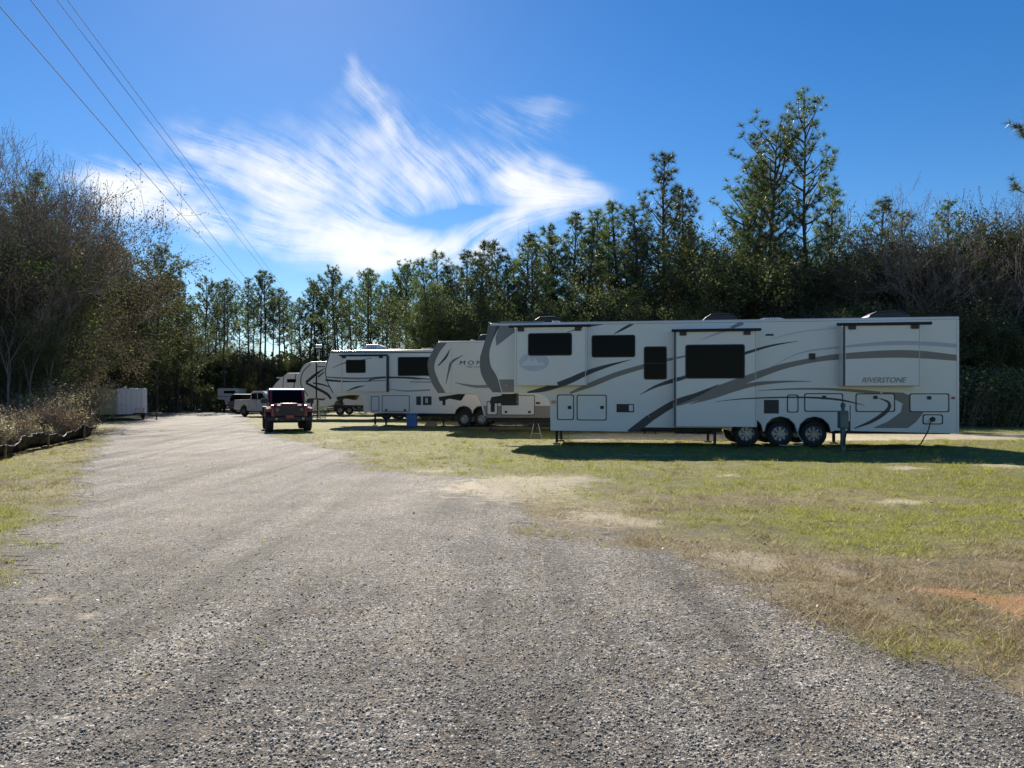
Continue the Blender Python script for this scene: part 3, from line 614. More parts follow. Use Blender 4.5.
# tall pines and woods on the right
tree('tall', 2, 664, 55, 156, label='lone pointed pine with a cone crown above the second roof cooler', wide=1.15)
tree('dense', 1, 684, 58, 192, label='shorter pine leaning into the pointed pine')
tree('tall', 1, 768, 55, 121, label='broad tall pine just left of the tallest pine', wide=1.2)
tree('tall', 0, 806, 55, 88, label='tallest pine, open crowned, over the right part of the big trailer')
tree('tall', 1, 742, 57, 178, label='pine with long left reaching limb left of the broad tall pine', rz=2.0, wide=1.2)
tree('dense', 0, 758, 59, 160, label='slender pine behind the broad tall pine')
tree('tall', 2, 832, 58, 190, label='small pine right below the tallest pine')
tree('dense', 2, 872, 57, 200, label='bushy pine over the right end of the rear slide-out', wide=1.2)
tree('dense', 0, 1003, 56, 232, label='bushy pine in the wood right of the big trailer', wide=1.2)
for i in range(36):
    x = 690 + 420 * (i + rd.random()) / 36; Y = rd.uniform(52, 60); t_ = 238 - 22 * sstep(760, 880, x) + rd.uniform(-12, 66)
    if i % 3 == 0: tree(('dense', 'slim')[i % 2], i // 3 % 3, x, Y + 2, t_ - 6, label='pine standing among the leafy trees behind the big trailer', group='pines among the leafy trees behind the big trailer'); continue
    tree('broad' if i % 4 else 'brown', i % 2 if i % 4 == 0 else i % 4, x, Y, t_, label='dark leafy tree in the wood behind the big trailer', group='leafy trees behind the big trailer', wide=1.1)
for i in range(24):
    x = 700 + 420 * (i + rd.random()) / 24; tree('broad', i % 4, x, rd.uniform(45, 49), h=rd.uniform(5, 7.5), label='low leafy tree at the front of the wood on the right', group='low leafy trees on the right', wide=1.2)
for x, Y, top, k, v in ((868, 54, 200, 'thin', 0), (905, 54, 194, 'bare', 0), (940, 54, 190, 'thin', 1), (962, 53, 200, 'bare', 1), (1000, 52, 208, 'bare', 0), (1035, 50, 196, 'bare', 0), (852, 56, 200, 'thin', 1), (725, 60, 226, 'thin', 0), (985, 53, 222, 'bare', 1), (1015, 50, 250, 'bare', 1), (975, 47, 240, 'thin', 0), (1008, 46, 230, 'thin', 1), (930, 50, 215, 'bare', 0)):
    tree(k, v, x, Y, top, label='thin leafless tree with pale twigs rising above the leafy wood on the right', group='leafless trees on the right')
tree('tall', 1, 1085, 25, 60, label='pine beyond the right edge reaching its branch into the picture', rz=.3)
tree('thin', 0, 529, 60, 226, label='dead bare snag sticking up from the dense pine row', wide=.35)
# left side
for x, Y, top, k, v, lab in ((5, 34, 132, 'bare', 0, 'big leafless tree at the left edge reaching highest on the left'), (48, 36, 150, 'bare', 1, 'leafless tree with fine twigs second from the left edge'),
        (-40, 30, 118, 'bare', 1, 'leafless tree just beyond the left edge'), (52, 48, 185, 'brown', 0, 'brown leaved tree behind the smaller leafless tree'), (62, 43, 184, 'bare', 0, 'smaller leafless tree in front of the brown leaved tree'),
        (96, 58, 236, 'broad', 1, 'dark leafy tree above the cargo trailer'), (156, 67, 243, 'slim', 3, 'single pine with a long bare trunk right of the cargo trailer'),
        (178, 72, 282, 'dense', 0, 'pine just right of the single long trunked pine'), (132, 70, 252, 'dense', 1, 'pine behind the single long trunked pine'), (192, 72, 296, 'slim', 1, 'lower pine at the left end of the far wood'),
        (25, 40, 172, 'dense', 2, 'evergreen standing between the two big leafless trees'), (20, 38, 165, 'brown', 1, 'tall brown leaved tree close to the left edge')):
    tree(k, v, x, Y, top, label=lab, wide=.7 if k == 'bare' else (.85 if k == 'brown' else 1.0))
for i, (x, Y, h) in enumerate([(-60, 29, 8.5), (-15, 32, 9), (18, 35, 9), (34, 40, 9), (44, 46, 9.5), (72, 52, 9.5), (60, 48, 8.5), (92, 56, 9), (116, 61, 9), (134, 64, 8), (150, 70, 9), (168, 76, 9), (186, 82, 9), (-40, 38, 10), (0, 44, 11), (40, 48, 11), (70, 54, 10.5), (100, 62, 10.5), (55, 36, 5), (128, 70, 9), (28, 33, 5), (-100, 28, 9), (5, 31, 5), (60, 44, 5), (142, 74, 7), (160, 80, 7)]):
    tree('broad' if i % 6 else 'brown', i % 4 if i % 6 else i % 2, x, Y, h=h, label='leafy tree in the thicket along the left of the road', group='leafy trees of the left thicket')
for i, (x, Y, h) in enumerate([(-20, 70, 21), (12, 68, 20.5), (38, 72, 20), (60, 72, 18), (86, 74, 17), (108, 76, 15.5), (124, 78, 14.5), (144, 80, 13), (-50, 66, 21)]):
    tree('dense' if i % 2 else 'slim', i % 3, x, Y, h=h, label='dark pine standing behind the leafy thicket on the left', group='pines behind the left thicket')
for i, (x, Y, h) in enumerate([(30, 31, 6.5), (70, 37, 6.5), (8, 29, 6.5), (58, 43, 6.5), (50, 33, 7.5), (20, 32, 8)]):
    tree('thin', i % 2, x, Y, h=h, label='spindly leafless sapling at the front of the left thicket', group='leafless saplings of the left thicket')

def far_wood():
    n = 90000; a = rng.random(n); seg = rng.random(n)
    X = np.where(seg < .55, -60 + 120 * a, 0 + 75 * a); Y = np.where(seg < .55, 100 + 16 * rng.random(n), 58 + 12 * rng.random(n) - .15 * X)
    s3 = seg > .85; X = np.where(s3, -30 - 14 * rng.random(n) - .25 * (a * 90), X); Y = np.where(s3, 10 + 90 * a, Y)
    hh = 4.5 + 4.5 * vnoise(X + 99, Y + 99, .25, 55, 3); Z = hh * rng.random(n) ** .8
    D = rng.normal(size=(n, 3)); D /= np.linalg.norm(D, axis=1)[:, None]; V, Q = leaf_quads(np.stack([X, Y, Z], -1), D, .5 + .4 * rng.random(n), .3 + .2 * rng.random(n))
    tag(link('far_wood', fast_mesh('far_wood', V, Q, LEAFD, rnd=np.repeat(rng.random(n) * .8, 4))), 'dark depth of the wood beyond the rows of trees', 'wood', kind='stuff')
far_wood()

def shrub_mesh(seed, h, rad, nst, leafn, m, lsz=.05, sm=TWIG):
    rs = np.random.default_rng(seed); segs = []; P = []
    for i in range(nst):
        a = rs.random() * 6.28; r_ = rad * rs.random() ** .5 * .5; b = np.array([cos(a) * r_, sin(a) * r_, 0]); a2 = a + rs.normal() * .6; t_ = rad * (.35 + .7 * rs.random()); hh = h * (.5 + .5 * rs.random())
        e = b + np.array([cos(a2) * t_, sin(a2) * t_, hh]); m_ = b + np.array([cos(a2) * t_ * .3, sin(a2) * t_ * .3, hh * .6]); segs.append(([b, m_, e], [.012, .008, .003], 3))
        for q in range(leafn):
            f = .15 + .85 * rs.random(); p = (b * (1 - f) + m_ * f) if f < .5 else (m_ * (1 - f) + e * f); P.append(p + rs.normal(size=3) * rad * .12)
    V, Q = tubes(segs); T = fast_mesh('stems', V, Q, sm); P = np.array(P); P[:, 2] = np.abs(P[:, 2]); D = rs.normal(size=P.shape); D /= np.linalg.norm(D, axis=1)[:, None]
    V, Q = leaf_quads(P, D, lsz * (.6 + .8 * rs.random(len(P))), lsz * .5); return T, fast_mesh('foliage', V, Q, m, rnd=np.repeat(rs.random(len(P)), 4))
SH = {'tan': shrub_mesh(1, 2.2, 1.3, 90, 60, LEAFT, .075), 'green': shrub_mesh(2, 1.6, 1.1, 60, 60, LEAFD, .08), 'weed': shrub_mesh(3, .9, .6, 90, 14, LEAFT, .06), 'brownweed': shrub_mesh(4, 1.1, .7, 100, 14, LEAFW, .06, mat('dry_stem', (.28, .21, .14), .8))}
def shrub(k, x, Y, s, label, group=None, nm='shrub'):
    o = empty(nm, ((x - CX) / F * Y, Y, -.02), rd.random() * 6); o.scale = (s, s, s); T, C = SH[k]; link('stems', T, o); link('foliage', C, o); tag(o, label, 'shrub' if nm == 'shrub' else 'weeds', group)
shrub('tan', 76, 32, 1.05, 'large pale yellow green shrub at the road edge left of the cargo trailer')
shrub('tan', 48, 29, .8, 'smaller pale shrub behind the end of the silt fence')
shrub('green', 64, 36, 1.0, 'dark green shrub beside the large pale shrub')
for i in range(34):
    x = -40 + 125 * rd.random(); Y = 21 + 6.5 * (x / 95) + rd.random() ** 1.5 * 6; shrub('weed' if i % 3 == 0 else 'brownweed', x, Y + .8, rd.uniform(.5, 1.3), 'tall dry brown weeds behind the silt fence', 'weeds behind the silt fence', 'weed_clump')
for i, (x, Y) in enumerate([(168, 74), (176, 78), (190, 80), (205, 81), (214, 80), (245, 80)]): shrub('tan' if i % 2 else 'green', x, Y, .8, 'low bush in the grass at the far end of the road', 'bushes at the far end of the road')
for i in range(30):
    x = 940 + 190 * i / 29; shrub('green', x, 38 + rd.random() * 6.0, rd.uniform(1.2, 2.0), 'dark bush at the foot of the wood right of the big trailer', 'bushes right of the big trailer')
for i in range(26):
    x = 430 + 560 * i / 25; Y = 46 - 6 * (x - 430) / 560 + rd.random() * 2; shrub('green', x, Y, rd.uniform(1.0, 1.7), 'dark bush along the foot of the wood behind the trailers', 'bushes behind the trailers')

# ------------------------------------------------------------------ vehicle materials
WHITE = mat('white_fibreglass', (.73, .695, .625), .32, var=.03, vscale=1.2, coat=.2)
CREAM = mat('cream_fibreglass', (.62, .59, .52), .35, var=.04, vscale=1.2, coat=.2)
CAPG = mat('grey_brown_cap', (.095, .09, .088), .35, var=.06, coat=.3)
CAPM = mat('mid_grey_paint', (.17, .165, .165), .35, var=.05, coat=.3)
BROWN = mat('taupe_stripe', (.22, .185, .15), .4, var=.04)
DARK = mat('charcoal_stripe', (.03, .032, .036), .4, var=.05)
LGREY = mat('pale_grey_stripe', (.46, .47, .49), .4, var=.03)
BLACK = mat('black_trim', (.012, .012, .013), .45, var=.2)
GLASS = mat('tinted_glass', (.003, .004, .006), .04, var=.1, spec=.06)
RUBBER = mat('tyre_rubber', (.02, .02, .021), .85, var=.25, vscale=10)
ALLOY = mat('alloy', (.26, .26, .27), .35, metal=.8, var=.08)
STEEL = mat('dark_steel', (.03, .03, .032), .55, metal=.4, var=.3)
GALV = mat('galvanised', (.35, .35, .34), .45, metal=.6, var=.15)
ALU = mat('roof_edge_trim', (.5, .5, .5), .3, metal=.3, var=.05)
AMBER = mat('amber_lens', (.75, .22, .05), .3); RED = mat('red_lens', (.45, .02, .02), .25)
WPLAS = mat('white_plastic', (.7, .69, .66), .4, var=.04); WOOD = mat('weathered_wood', (.28, .2, .12), .85, var=.3, vscale=12)

class Rig:
    """vehicle whose near side lies in the vertical plane through two ground points; local x runs along it to the right"""
    def __init__(s, name, label, cat, A, B, group=None):
        s.A = np.array(A, float); s.B = np.array(B, float); s.L = float(np.linalg.norm(s.B - s.A)); s.d = (s.B - s.A) / s.L; s.n = np.array([-s.d[1], s.d[0]])
        s.root = empty(name, (A[0], A[1], 0), math.atan2(s.d[1], s.d[0])); tag(s.root, label, cat, group)
    def p(s, x, y, off=0.0):                # picture position -> local (x, z) on the plane 'off' metres in front of the side
        k = (x - CX) / F; O = s.A - s.n * off; M = np.array([[k, -s.d[0]], [1, -s.d[1]]]); Y, u = np.linalg.solve(M, O); return (float(u), float(H + (HY - y) / F * Y))
    def rect(s, x0, y0, x1, y1, off=0.0):
        a = s.p(x0, y0, off); b = s.p(x1, y1, off); c = s.p(x0, y1, off); e = s.p(x1, y0, off); return (a[0], (b[1] + c[1]) / 2, b[0], (a[1] + e[1]) / 2)

def window(rig, name, r, off, parent, rad=.07, frame=BLACK):
    x0, z0, x1, z1 = r; mb = MB(); y = -off
    mb.prism(rrect(x0 + .02, z0 + .02, x1 - .02, z1 - .02, rad), y - .006, y + .02, GLASS)
    mb.ring(rrect(x0, z0, x1, z1, rad), rrect(x0 + .028, z0 + .028, x1 - .028, z1 - .028, rad - .01), y - .018, y + .02, frame)
    return mb.build(name, parent)
def hatch(rig, r, parent, latch=None, m=WHITE, fr=BLACK, rad=.06, w=.028, off=0.0):
    x0, z0, x1, z1 = r; y = -off; o = MB().prism(rrect(x0 + w, z0 + w, x1 - w, z1 - w, rad), y - .008, y + .01, m).build('compartment_door', parent)
    MB().ring(rrect(x0, z0, x1, z1, rad), rrect(x0 + w, z0 + w, x1 - w, z1 - w, rad - .01), y - .016, y + .01, fr).build('door_trim', o)
    if latch:
        for lx, lz in latch: MB().prism(rrect(lx - .055, lz - .05, lx + .055, lz + .05, .012), y - .03, y - .004, BLACK).build('latch', o)
    return o
def wheel(c, r, wd, parent, axis='y', rim=ALLOY, spokes=8, side=-1, rr=.62):
    """tyre mesh named wheel with a rim child; side = direction of the visible face along the axis"""
    prof = [(r * rr, -wd / 2), (r * .80, -wd / 2 - .004), (r * .95, -wd * .44), (r, -wd * .32), (r, wd * .32), (r * .95, wd * .44), (r * .80, wd / 2 + .004), (r * rr, wd / 2), (r * rr, -wd / 2)]
    t = MB().lathe(prof, c, RUBBER, axis).build('wheel', parent, smooth=True); m = MB(); s = side * wd / 2; R_ = r * rr
    m.lathe([(R_, s * .98), (R_ * .93, s * 1.04), (R_ * .88, s * .75), (R_ * .86, s * -.3), (0.001, s * -.3)], c, rim, axis)
    m.lathe([(0.001, s * .95), (R_ * .24, s * .95), (R_ * .28, s * .55), (R_ * .28, s * -.2)], c, rim, axis, 12)
    for k in range(spokes):
        a = 2 * pi * k / spokes; hw = R_ * .105; f = []
        for rad_, ww in ((R_ * .2, hw), (R_ * .9, hw * .8)):
            for sg in (-1, 1):
                u = rad_ * cos(a) - sg * ww * sin(a); v = rad_ * sin(a) + sg * ww * cos(a)
                for dd in (.80, .35):
                    f.append((c[0] + u, c[1] + s * dd, c[2] + v) if axis == 'y' else (c[0] + s * dd, c[1] + u, c[2] + v))
        m.add(f, [(0, 2, 6, 4), (1, 5, 7, 3), (0, 4, 5, 1), (2, 3, 7, 6), (4, 6, 7, 5), (0, 1, 3, 2)], rim)
    m.build('rim', t); return t
def lettering(txt, x, z, w_, h_, off, parent, m, shear=0.0, ext=.004, outline=False, name='lettering', space=1.0):
    cu = bpy.data.curves.new('t', 'FONT'); cu.body = txt; cu.extrude = ext; cu.shear = shear; cu.space_character = space
    if outline: cu.offset = .008
    o = bpy.data.objects.new('t', cu); COL.objects.link(o); dg = bpy.context.evaluated_depsgraph_get(); me = bpy.data.meshes.new_from_object(o.evaluated_get(dg)); bpy.data.objects.remove(o)
    co = np.zeros(len(me.vertices) * 3, np.float32); me.vertices.foreach_get('co', co); co = co.reshape(-1, 3); mn, mxx = co.min(0), co.max(0)
    v = np.stack([x + (co[:, 0] - mn[0]) / (mxx[0] - mn[0]) * w_, -off - .004 - (co[:, 2] - mn[2]), z + (co[:, 1] - mn[1]) / (mxx[1] - mn[1]) * h_], -1)
    me.vertices.foreach_set('co', v.astype(np.float32).ravel()); me.materials.clear(); me.materials.append(m); me.update(); return link(name, me, parent)
def roof_unit(rig, x0, x1, z, h_, parent, m, name='air_conditioner', y0=.75, y1=1.6):
    w_ = x1 - x0; P = [(x0, z), (x0 + w_ * .04, z + h_ * .55), (x0 + w_ * .22, z + h_ * .97), (x0 + w_ * .75, z + h_), (x0 + w_ * .94, z + h_ * .7), (x1, z)]
    o = MB().prism(P, y0, y1, m).build(name, parent, bevel=.05, seg=3); g = MB()
    for k in range(5): g.box((x0 + w_ * (.3 + .09 * k), y0 - .008, z + h_ * .25), (x0 + w_ * (.33 + .09 * k), y0 + .01, z + h_ * .8), BLACK)
    g.build('vent_grille', o); return o
class Side:
    """stripes painted on the side: strips broken where a slide-out stands proud"""
    def __init__(s, rig, slides): s.r = rig; s.sl = slides; s.mb = {}
    def target(s, x, y):
        for k, (x0, y0, x1, y1, off, part) in enumerate(s.sl):
            if x0 <= x <= x1 and y0 <= y <= y1: return k
        return -1
    def sw(s, pts, m, lift=.004):
        C = catmull(pts, 14); C = [c for c in C]; prev = None; run = []
        def flush(run, k):
            if len(run) < 2: return
            off = s.sl[k][4] if k >= 0 else 0.0; mb = s.mb.setdefault(k, MB()); V = []
            for q in range(len(run)):
                a = run[max(0, q - 1)]; b = run[min(len(run) - 1, q + 1)]; t = np.array([b[0] - a[0], b[1] - a[1]]); t /= (np.linalg.norm(t) + 1e-9); nn = np.array([-t[1], t[0]]) * max(.12, run[q][2] / 2)
                for sg in (1, -1):
                    xx, yy = run[q][0] + nn[0] * sg, run[q][1] + nn[1] * sg; u, z = s.r.p(xx, yy, off); V.append((u, -off - lift, z))
            mb.add(V, [(2 * i, 2 * i + 1, 2 * i + 3, 2 * i + 2) for i in range(len(run) - 1)], m)
        for c in C:
            k = s.target(c[0], c[1])
            if prev is not None and k != prev: run.append(c); flush(run, prev); run = []
            run.append(c); prev = k
        flush(run, prev)
    def poly(s, pts, m, k=-1, lift=.005):
        off = s.sl[k][4] if k >= 0 else 0.0; s.mb.setdefault(k, MB()).add([(s.r.p(x, y, off)[0], -off - lift, s.r.p(x, y, off)[1]) for x, y in pts], [tuple(range(len(pts)))], m)
    def done(s, body):
        import bmesh
        for k, mb in s.mb.items():
            t = mb.build('stripes'); o = body if k < 0 else s.sl[k][5]; n0 = len(o.data.materials)
            for m in t.data.materials: o.data.materials.append(m)
            for p in t.data.polygons: p.material_index += n0
            b = bmesh.new(); b.from_mesh(o.data); b.from_mesh(t.data); b.to_mesh(o.data); b.free(); me = t.data; bpy.data.objects.remove(t); bpy.data.meshes.remove(me)

def slide(rig, r, off, parent, m=WHITE, seam=True):
    x0, z0, x1, z1 = r; o = MB().box((x0, -off, z0), (x1, .3, z1), m).build('slide_out', parent, bevel=.02)
    f = MB(); y = -off - .006
    f.box((x0 + .005, y, z0 + .01), (x0 + .05, -.004, z1 - .012), BLACK) if seam else None
    f.box((x0 + .055, y, z0 + .01), (x0 + .075, y + .012, z1 - .03), LGREY); f.box((x1 - .05, y, z0 + .01), (x1 - .03, y + .012, z1 - .03), LGREY)
    f.build('edge_trim', o); return o
def awning(x0, x1, z, off, parent, br):
    o = MB().tube([(x0, -off - .05, z), (x1, -off - .05, z)], .045, BLACK, 10).build('awning', parent)
    for x in br: MB().prism(rrect(x - .1, z - .15, x + .1, z - .035, .02), -off - .05, -off + .0, BLACK).build('awning_bracket', parent)

GRP = 'fifth wheel trailers parked in a row'
# ------------------------------------------------------------------ trailer A (large, right)
Ya, Yb = 23.5, 21.5
rA = Rig('camper_trailer', 'long white and taupe camper trailer nearest on the right, with three slide-outs and three axles', 'camper trailer', ((487 - CX) / F * Ya, Ya), ((958.5 - CX) / F * Yb, Yb), GRP)
RA = rA.root; P = rA.p; ZR = 3.82; W = 2.5
out = [(489.5, 318), (487, 334), (482.5, 350), (480.3, 359), (481, 372), (486, 383), (493, 392.3)]
outl = [P(*q) for q in catmull(out, 5)]; outl[0] = (outl[0][0], ZR)
low = [P(*q) for q in [(530, 393), (541, 394.5), (547, 398), (550, 404), (550.5, 430.6)]]
bz = .43; arch = []
wc = [P(747, 434), P(780.5, 434), P(814.5, 434)]; wr = .385
body = outl + low + [P(627, 431.8), (P(640, 431)[0], .56), (P(722, 427)[0], .56), (wc[0][0] - .60, .56)]
for c in wc:
    for a in range(0, 7):
        t = pi - a * pi / 6; body.append((c[0] + .47 * cos(t), .46 + .46 * sin(t)))
body += [(wc[2][0] + .58, .5), (P(958, 432)[0], bz), (rA.L, bz), (rA.L, ZR)]
bodyA = MB().prism(body, 0, W, WHITE).build('body', RA, bevel=.035, seg=3)
# front cap
inn = [(499.8, 318), (495, 334), (491, 345), (489.3, 354), (490.8, 366), (497, 377), (501.5, 392.5)]; innl = [P(*q) for q in catmull(inn, 5)]; innl[0] = (innl[0][0], ZR)
MB().prism([(a - .012, b) for a, b in outl] + innl[::-1], -.012, W + .012, CAPG).build('front_cap', RA, bevel=.04, seg=3)
MB().box((P(490, 320)[0], -.015, ZR - .07), (rA.L + .015, W + .015, ZR + .02), ALU).build('roof_edge', RA, bevel=.02)
MB().box((rA.L - .05, -.01, bz), (rA.L + .012, W + .01, ZR - .08), ALU).build('rear_corner_trim', RA)
MB().box((low[-1][0] + .1, .25, .425), (wc[0][0] - .7, W - .25, .55), STEEL).box((wc[2][0] + .6, .3, .40), (rA.L - .1, W - .3, bz + .02), STEEL).build('chassis', RA)
OFF = .42
sl = []
for (x0, y0, x1, y1) in ((514.5, 327.5, 586.7, 385.5), (674, 330, 757, 427), (843, 323.5, 921, 386)):
    r = rA.rect(x0, y0, x1, y1, OFF); sp = slide(rA, r, OFF, RA, seam=(x0 > 600)); sl.append((x0, y0, x1, y1, OFF, sp))
def R2(*a): return rA.rect(*a)
def RS(*a): return rA.rect(*a, OFF)
window(rA, 'window', RS(528, 333, 572, 355.7), OFF, sl[0][5]); window(rA, 'window', RS(685.3, 344.4, 744.8, 378.6), OFF, sl[1][5])
window(rA, 'window', R2(591.6, 335, 635.3, 357.4), 0, RA); window(rA, 'window', R2(643.8, 346.4, 666.8, 379.6), 0, RA)
r = R2(643.8, 346.4, 666.8, 379.6); MB().box((r[0] + .03, -.024, (r[1] + r[3]) / 2 - .02), (r[2] - .03, -.008, (r[1] + r[3]) / 2), BLACK).build('window_bar', RA)
for (x0, x1, y, k, bs) in ((509, 591, 326.3, 0, (521, 578)), (671.4, 760.8, 330.2, 1, (683, 747)), (836, 931, 324, 2, (852, 914.7))):
    a = P(x0, y, OFF); b = P(x1, y, OFF); awning(a[0], b[0], (a[1] + b[1]) / 2, OFF, sl[k][5], [P(q, y, OFF)[0] for q in bs])
for q, lt in (((557, 394.5, 574, 420), (569.6, 407.4)), ((576.7, 394.7, 606.7, 420.4), (602, 407.4)), ((787, 394.5, 798.4, 412.5), None), ((804.2, 393.2, 843, 411.7), (824, 397.3)),
              ((855.5, 393.4, 894.9, 412), (875.3, 397.3)), ((909.3, 393.4, 949.2, 412.2), (929, 397.8))):
    hatch(rA, R2(*q), RA, [P(*lt)] if lt else None)
h_ = hatch(rA, R2(922.5, 414.3, 942.9, 424.4), RA); c = P(932.5, 419.3); MB().lathe([(.001, -.04), (.07, -.04), (.075, -.02), (.075, 0)], (c[0], 0, c[1]), BLACK, n=16).build('cable_inlet', h_)
for q in ((616.5, 404, 634, 412.3), (764, 399.8, 778.8, 413.5)):
    r = R2(*q); g = MB().box((r[0], -.012, r[1]), (r[2], .01, r[3]), BLACK)
    for k in range(5):
        z = r[1] + (r[3] - r[1]) * (.15 + .17 * k); g.box((r[0] + .04, -.02, z), (r[2] - .04, -.01, z + .02), STEEL)
    g.build('utility_panel', RA)
r = R2(629, 405, 633, 411); MB().box((r[0], -.026, r[1]), (r[2], -.01, r[3]), WPLAS).build('control_plate', RA)
r = R2(809, 353.4, 815, 359.5); MB().box((r[0], -.05, r[1]), (r[2], .01, r[3]), BLACK).build('exterior_light', RA)
r = R2(765.5, 334, 773.5, 335.8); MB().box((r[0], -.02, r[1]), (r[2], .01, r[3]), BLACK).build('vent_slot', RA)
for q, m_ in (((505, 384.4, 507.5, 386.4), AMBER), ((551.5, 400.5, 556, 403.5), AMBER), ((951.5, 396.8, 954.5, 399.2), RED)):
    r = R2(*q); MB().box((r[0], -.03, r[1]), (r[2], .01, r[3]), m_).build('marker_light', RA)
for (x0, x1, hh, nm, m_) in ((530, 561.5, .28, 'air_conditioner', BLACK), (706, 743, .28, 'air_conditioner', BLACK), (876, 921, .28, 'air_conditioner', BLACK), (762, 792.5, .12, 'roof_vent', WPLAS)):
    roof_unit(rA, P(x0, 320)[0], P(x1, 320)[0], ZR + .02, hh, RA, m_, nm)
roof_unit(rA, P(549, 320)[0], P(560, 320)[0], ZR + .02, .1, RA, WPLAS, 'roof_vent', .5, .7)
st = Side(rA, sl)
st.sw([(527.4, 392.4, 1.5), (545, 389, 5), (567.6, 381.5, 6), (587, 372.8, 5), (607, 366, 3), (631, 359.6, .3)], DARK)
st.sw([(570, 393, 2), (592, 384.3, 5), (616.5, 374.5, 5), (641, 367.2, 4.5), (665, 360.5, 3), (686, 356, 1.5)], BROWN)
st.poly([(626.5, 431), (640, 431), (652.5, 421), (647.4, 415)], DARK)
st.sw([(650, 418, 7.5), (674, 403.5, 6.5), (697, 394.5, 4), (719, 384.5, .5)], DARK)
st.sw([(677.5, 406, .5), (692, 400, 4), (710, 392.7, 7), (730, 385, 7.5), (748, 378.7, 7.5), (766, 372, 6.5), (786, 365.7, 5.5), (816.7, 359.5, 5), (842, 356.5, 6), (888, 354, 7.5), (921, 354.6, 7.5), (958, 358, 6)], BROWN)
st.sw([(640, 394.7, .3), (655.5, 386.5, 2.5), (674, 380.3, 4), (684, 377.5, 3.5), (700, 371, 3), (722, 361, 3), (745, 353.3, 3), (771, 345.7, 2), (798.4, 341, .3)], DARK)
st.sw([(690, 404, .5), (712, 397, 4), (735, 389, 5), (756, 384, 4), (785, 381.6, 2), (811.6, 381.3, .4)], BROWN, .006)
st.sw([(716, 401.6, .3), (748, 398.5, 1.1), (799, 397.3, 1.6), (837, 399.5, 2), (865, 405.4, .3)], DARK, .011)
st.sw([(758, 390.6, .4), (790, 389, 1.6), (825, 389, 2.2), (858, 391, 3), (880, 393.6, 4)], BROWN)
for poly in ([(880, 391.6), (903, 392.7), (916, 398), (903, 404), (888, 395.5)], [(903, 404), (916, 398), (924.5, 408), (923, 413), (901, 412), (902, 406)], [(901, 412), (923, 413), (916, 422), (908, 428), (872.5, 428), (888, 421.5)]): st.poly(poly, BROWN, -1, .0045)
st.sw([(878, 397.8, .5), (888.5, 402.6, 2.5), (887, 410.5, 4), (873, 420.6, 3.4), (854.7, 428.2, 1)], DARK, .011)
st.sw([(614, 334, .6), (624, 328.4, 2.6), (633, 323.7, 2.2)], DARK)
st.sw([(567, 332.4, .5), (585, 326.5, 1.5)], DARK); st.sw([(586.9, 326.4, 2), (604, 323.5, 2)], DARK)
st.sw([(700, 340, .6), (720, 332.5, 2.5), (730, 328.8, 3)], LGREY); st.sw([(731, 328, 3), (743, 322.6, 4)], CAPM)
st.sw([(771, 339, .5), (800, 332, .9), (837, 328, .5)], LGREY); st.sw([(771, 367, .5), (800, 353, 1.2), (837, 347.5, 2.2), (888, 343.3, 4), (925, 343.5, 4), (958, 346, 4)], LGREY)
for poly in ([(500.5, 321.3), (546, 321.3), (513.5, 333), (496.5, 346), (495.5, 338)], [(499, 379.5), (514, 379.5), (514, 392), (502.3, 392)]): st.poly(poly, CAPM)
st.poly([(527, 352), (534, 341), (541, 337), (531, 352)], LGREY, 0)
# pale emblem of a mountain ridge in an oval
em = MB(); cx_, cz_ = P(534, 362, OFF); s_ = abs(P(549, 362, OFF)[0] - cx_)
em.add([(cx_ + s_ * cos(a * pi / 16), -OFF - .0035, cz_ + s_ * .62 * sin(a * pi / 16)) for a in range(32)], [tuple(range(32))], mat('faint_emblem', (.53, .54, .56), .4))
for k, (u, v, w_, hh) in enumerate(((-.35, -.3, .35, .75), (.05, -.3, .45, .62), (-.65, -.3, .22, .4), (.5, -.3, .25, .35))):
    em.add([(cx_ + s_ * (u - w_), -OFF - .007 - k * .0006, cz_ + s_ * v * .8), (cx_ + s_ * (u + w_), -OFF - .007 - k * .0006, cz_ + s_ * v * .8), (cx_ + s_ * (u + .03), -OFF - .007 - k * .0006, cz_ + s_ * (v + hh) * .8)], [(0, 1, 2)], MAT_E if False else WPLAS)
em.build('emblem', sl[0][5])
r = RS(862, 377.3, 906.5, 382.6); lettering('RIVERSTONE', r[0], r[1], r[2] - r[0], r[3] - r[1], OFF, sl[2][5], CAPM, shear=.3, outline=True)
st.done(bodyA)
for c in wc:
    wheel((c[0], .22, wr), wr, .24, RA); wheel((c[0], W - .22, wr), wr, .24, RA, side=1)
MB().tube([(wc[0][0], .2, .38), (wc[0][0], W - .2, .38)], .05, STEEL).tube([(wc[1][0], .2, .38), (wc[1][0], W - .2, .38)], .05, STEEL).tube([(wc[2][0], .2, .38), (wc[2][0], W - .2, .38)], .05, STEEL).build('axles', RA)
def well(cx_, cz, rx_, rz_, W_, parent):
    O = [(cx_ + (rx_ - .002) * cos(pi * k / 12), cz + (rz_ - .004) * sin(pi * k / 12)) for k in range(13)]; I = [(cx_ + (rx_ - .025) * cos(pi * k / 12), cz + (rz_ - .03) * sin(pi * k / 12)) for k in range(13)]
    m = MB().prism(O + I[::-1], .004, W_ - .01, BLACK); m.prism(O, .42, .46, BLACK); m.build('wheel_well', parent)
for c in wc: well(c[0], .46, .455, .455, W, RA)
def jack(x, y, ztop, parent, foot=.11):
    m = MB().box((x - .04, y - .04, .05), (x + .04, y + .04, ztop), STEEL).box((x - foot, y - foot, .0), (x + foot, y + foot, .04), STEEL); return m.build('levelling_jack', parent)
for x in (556, 716): [jack(P(x, 430)[0], yy, .5, RA) for yy in (.3, 2.1)]
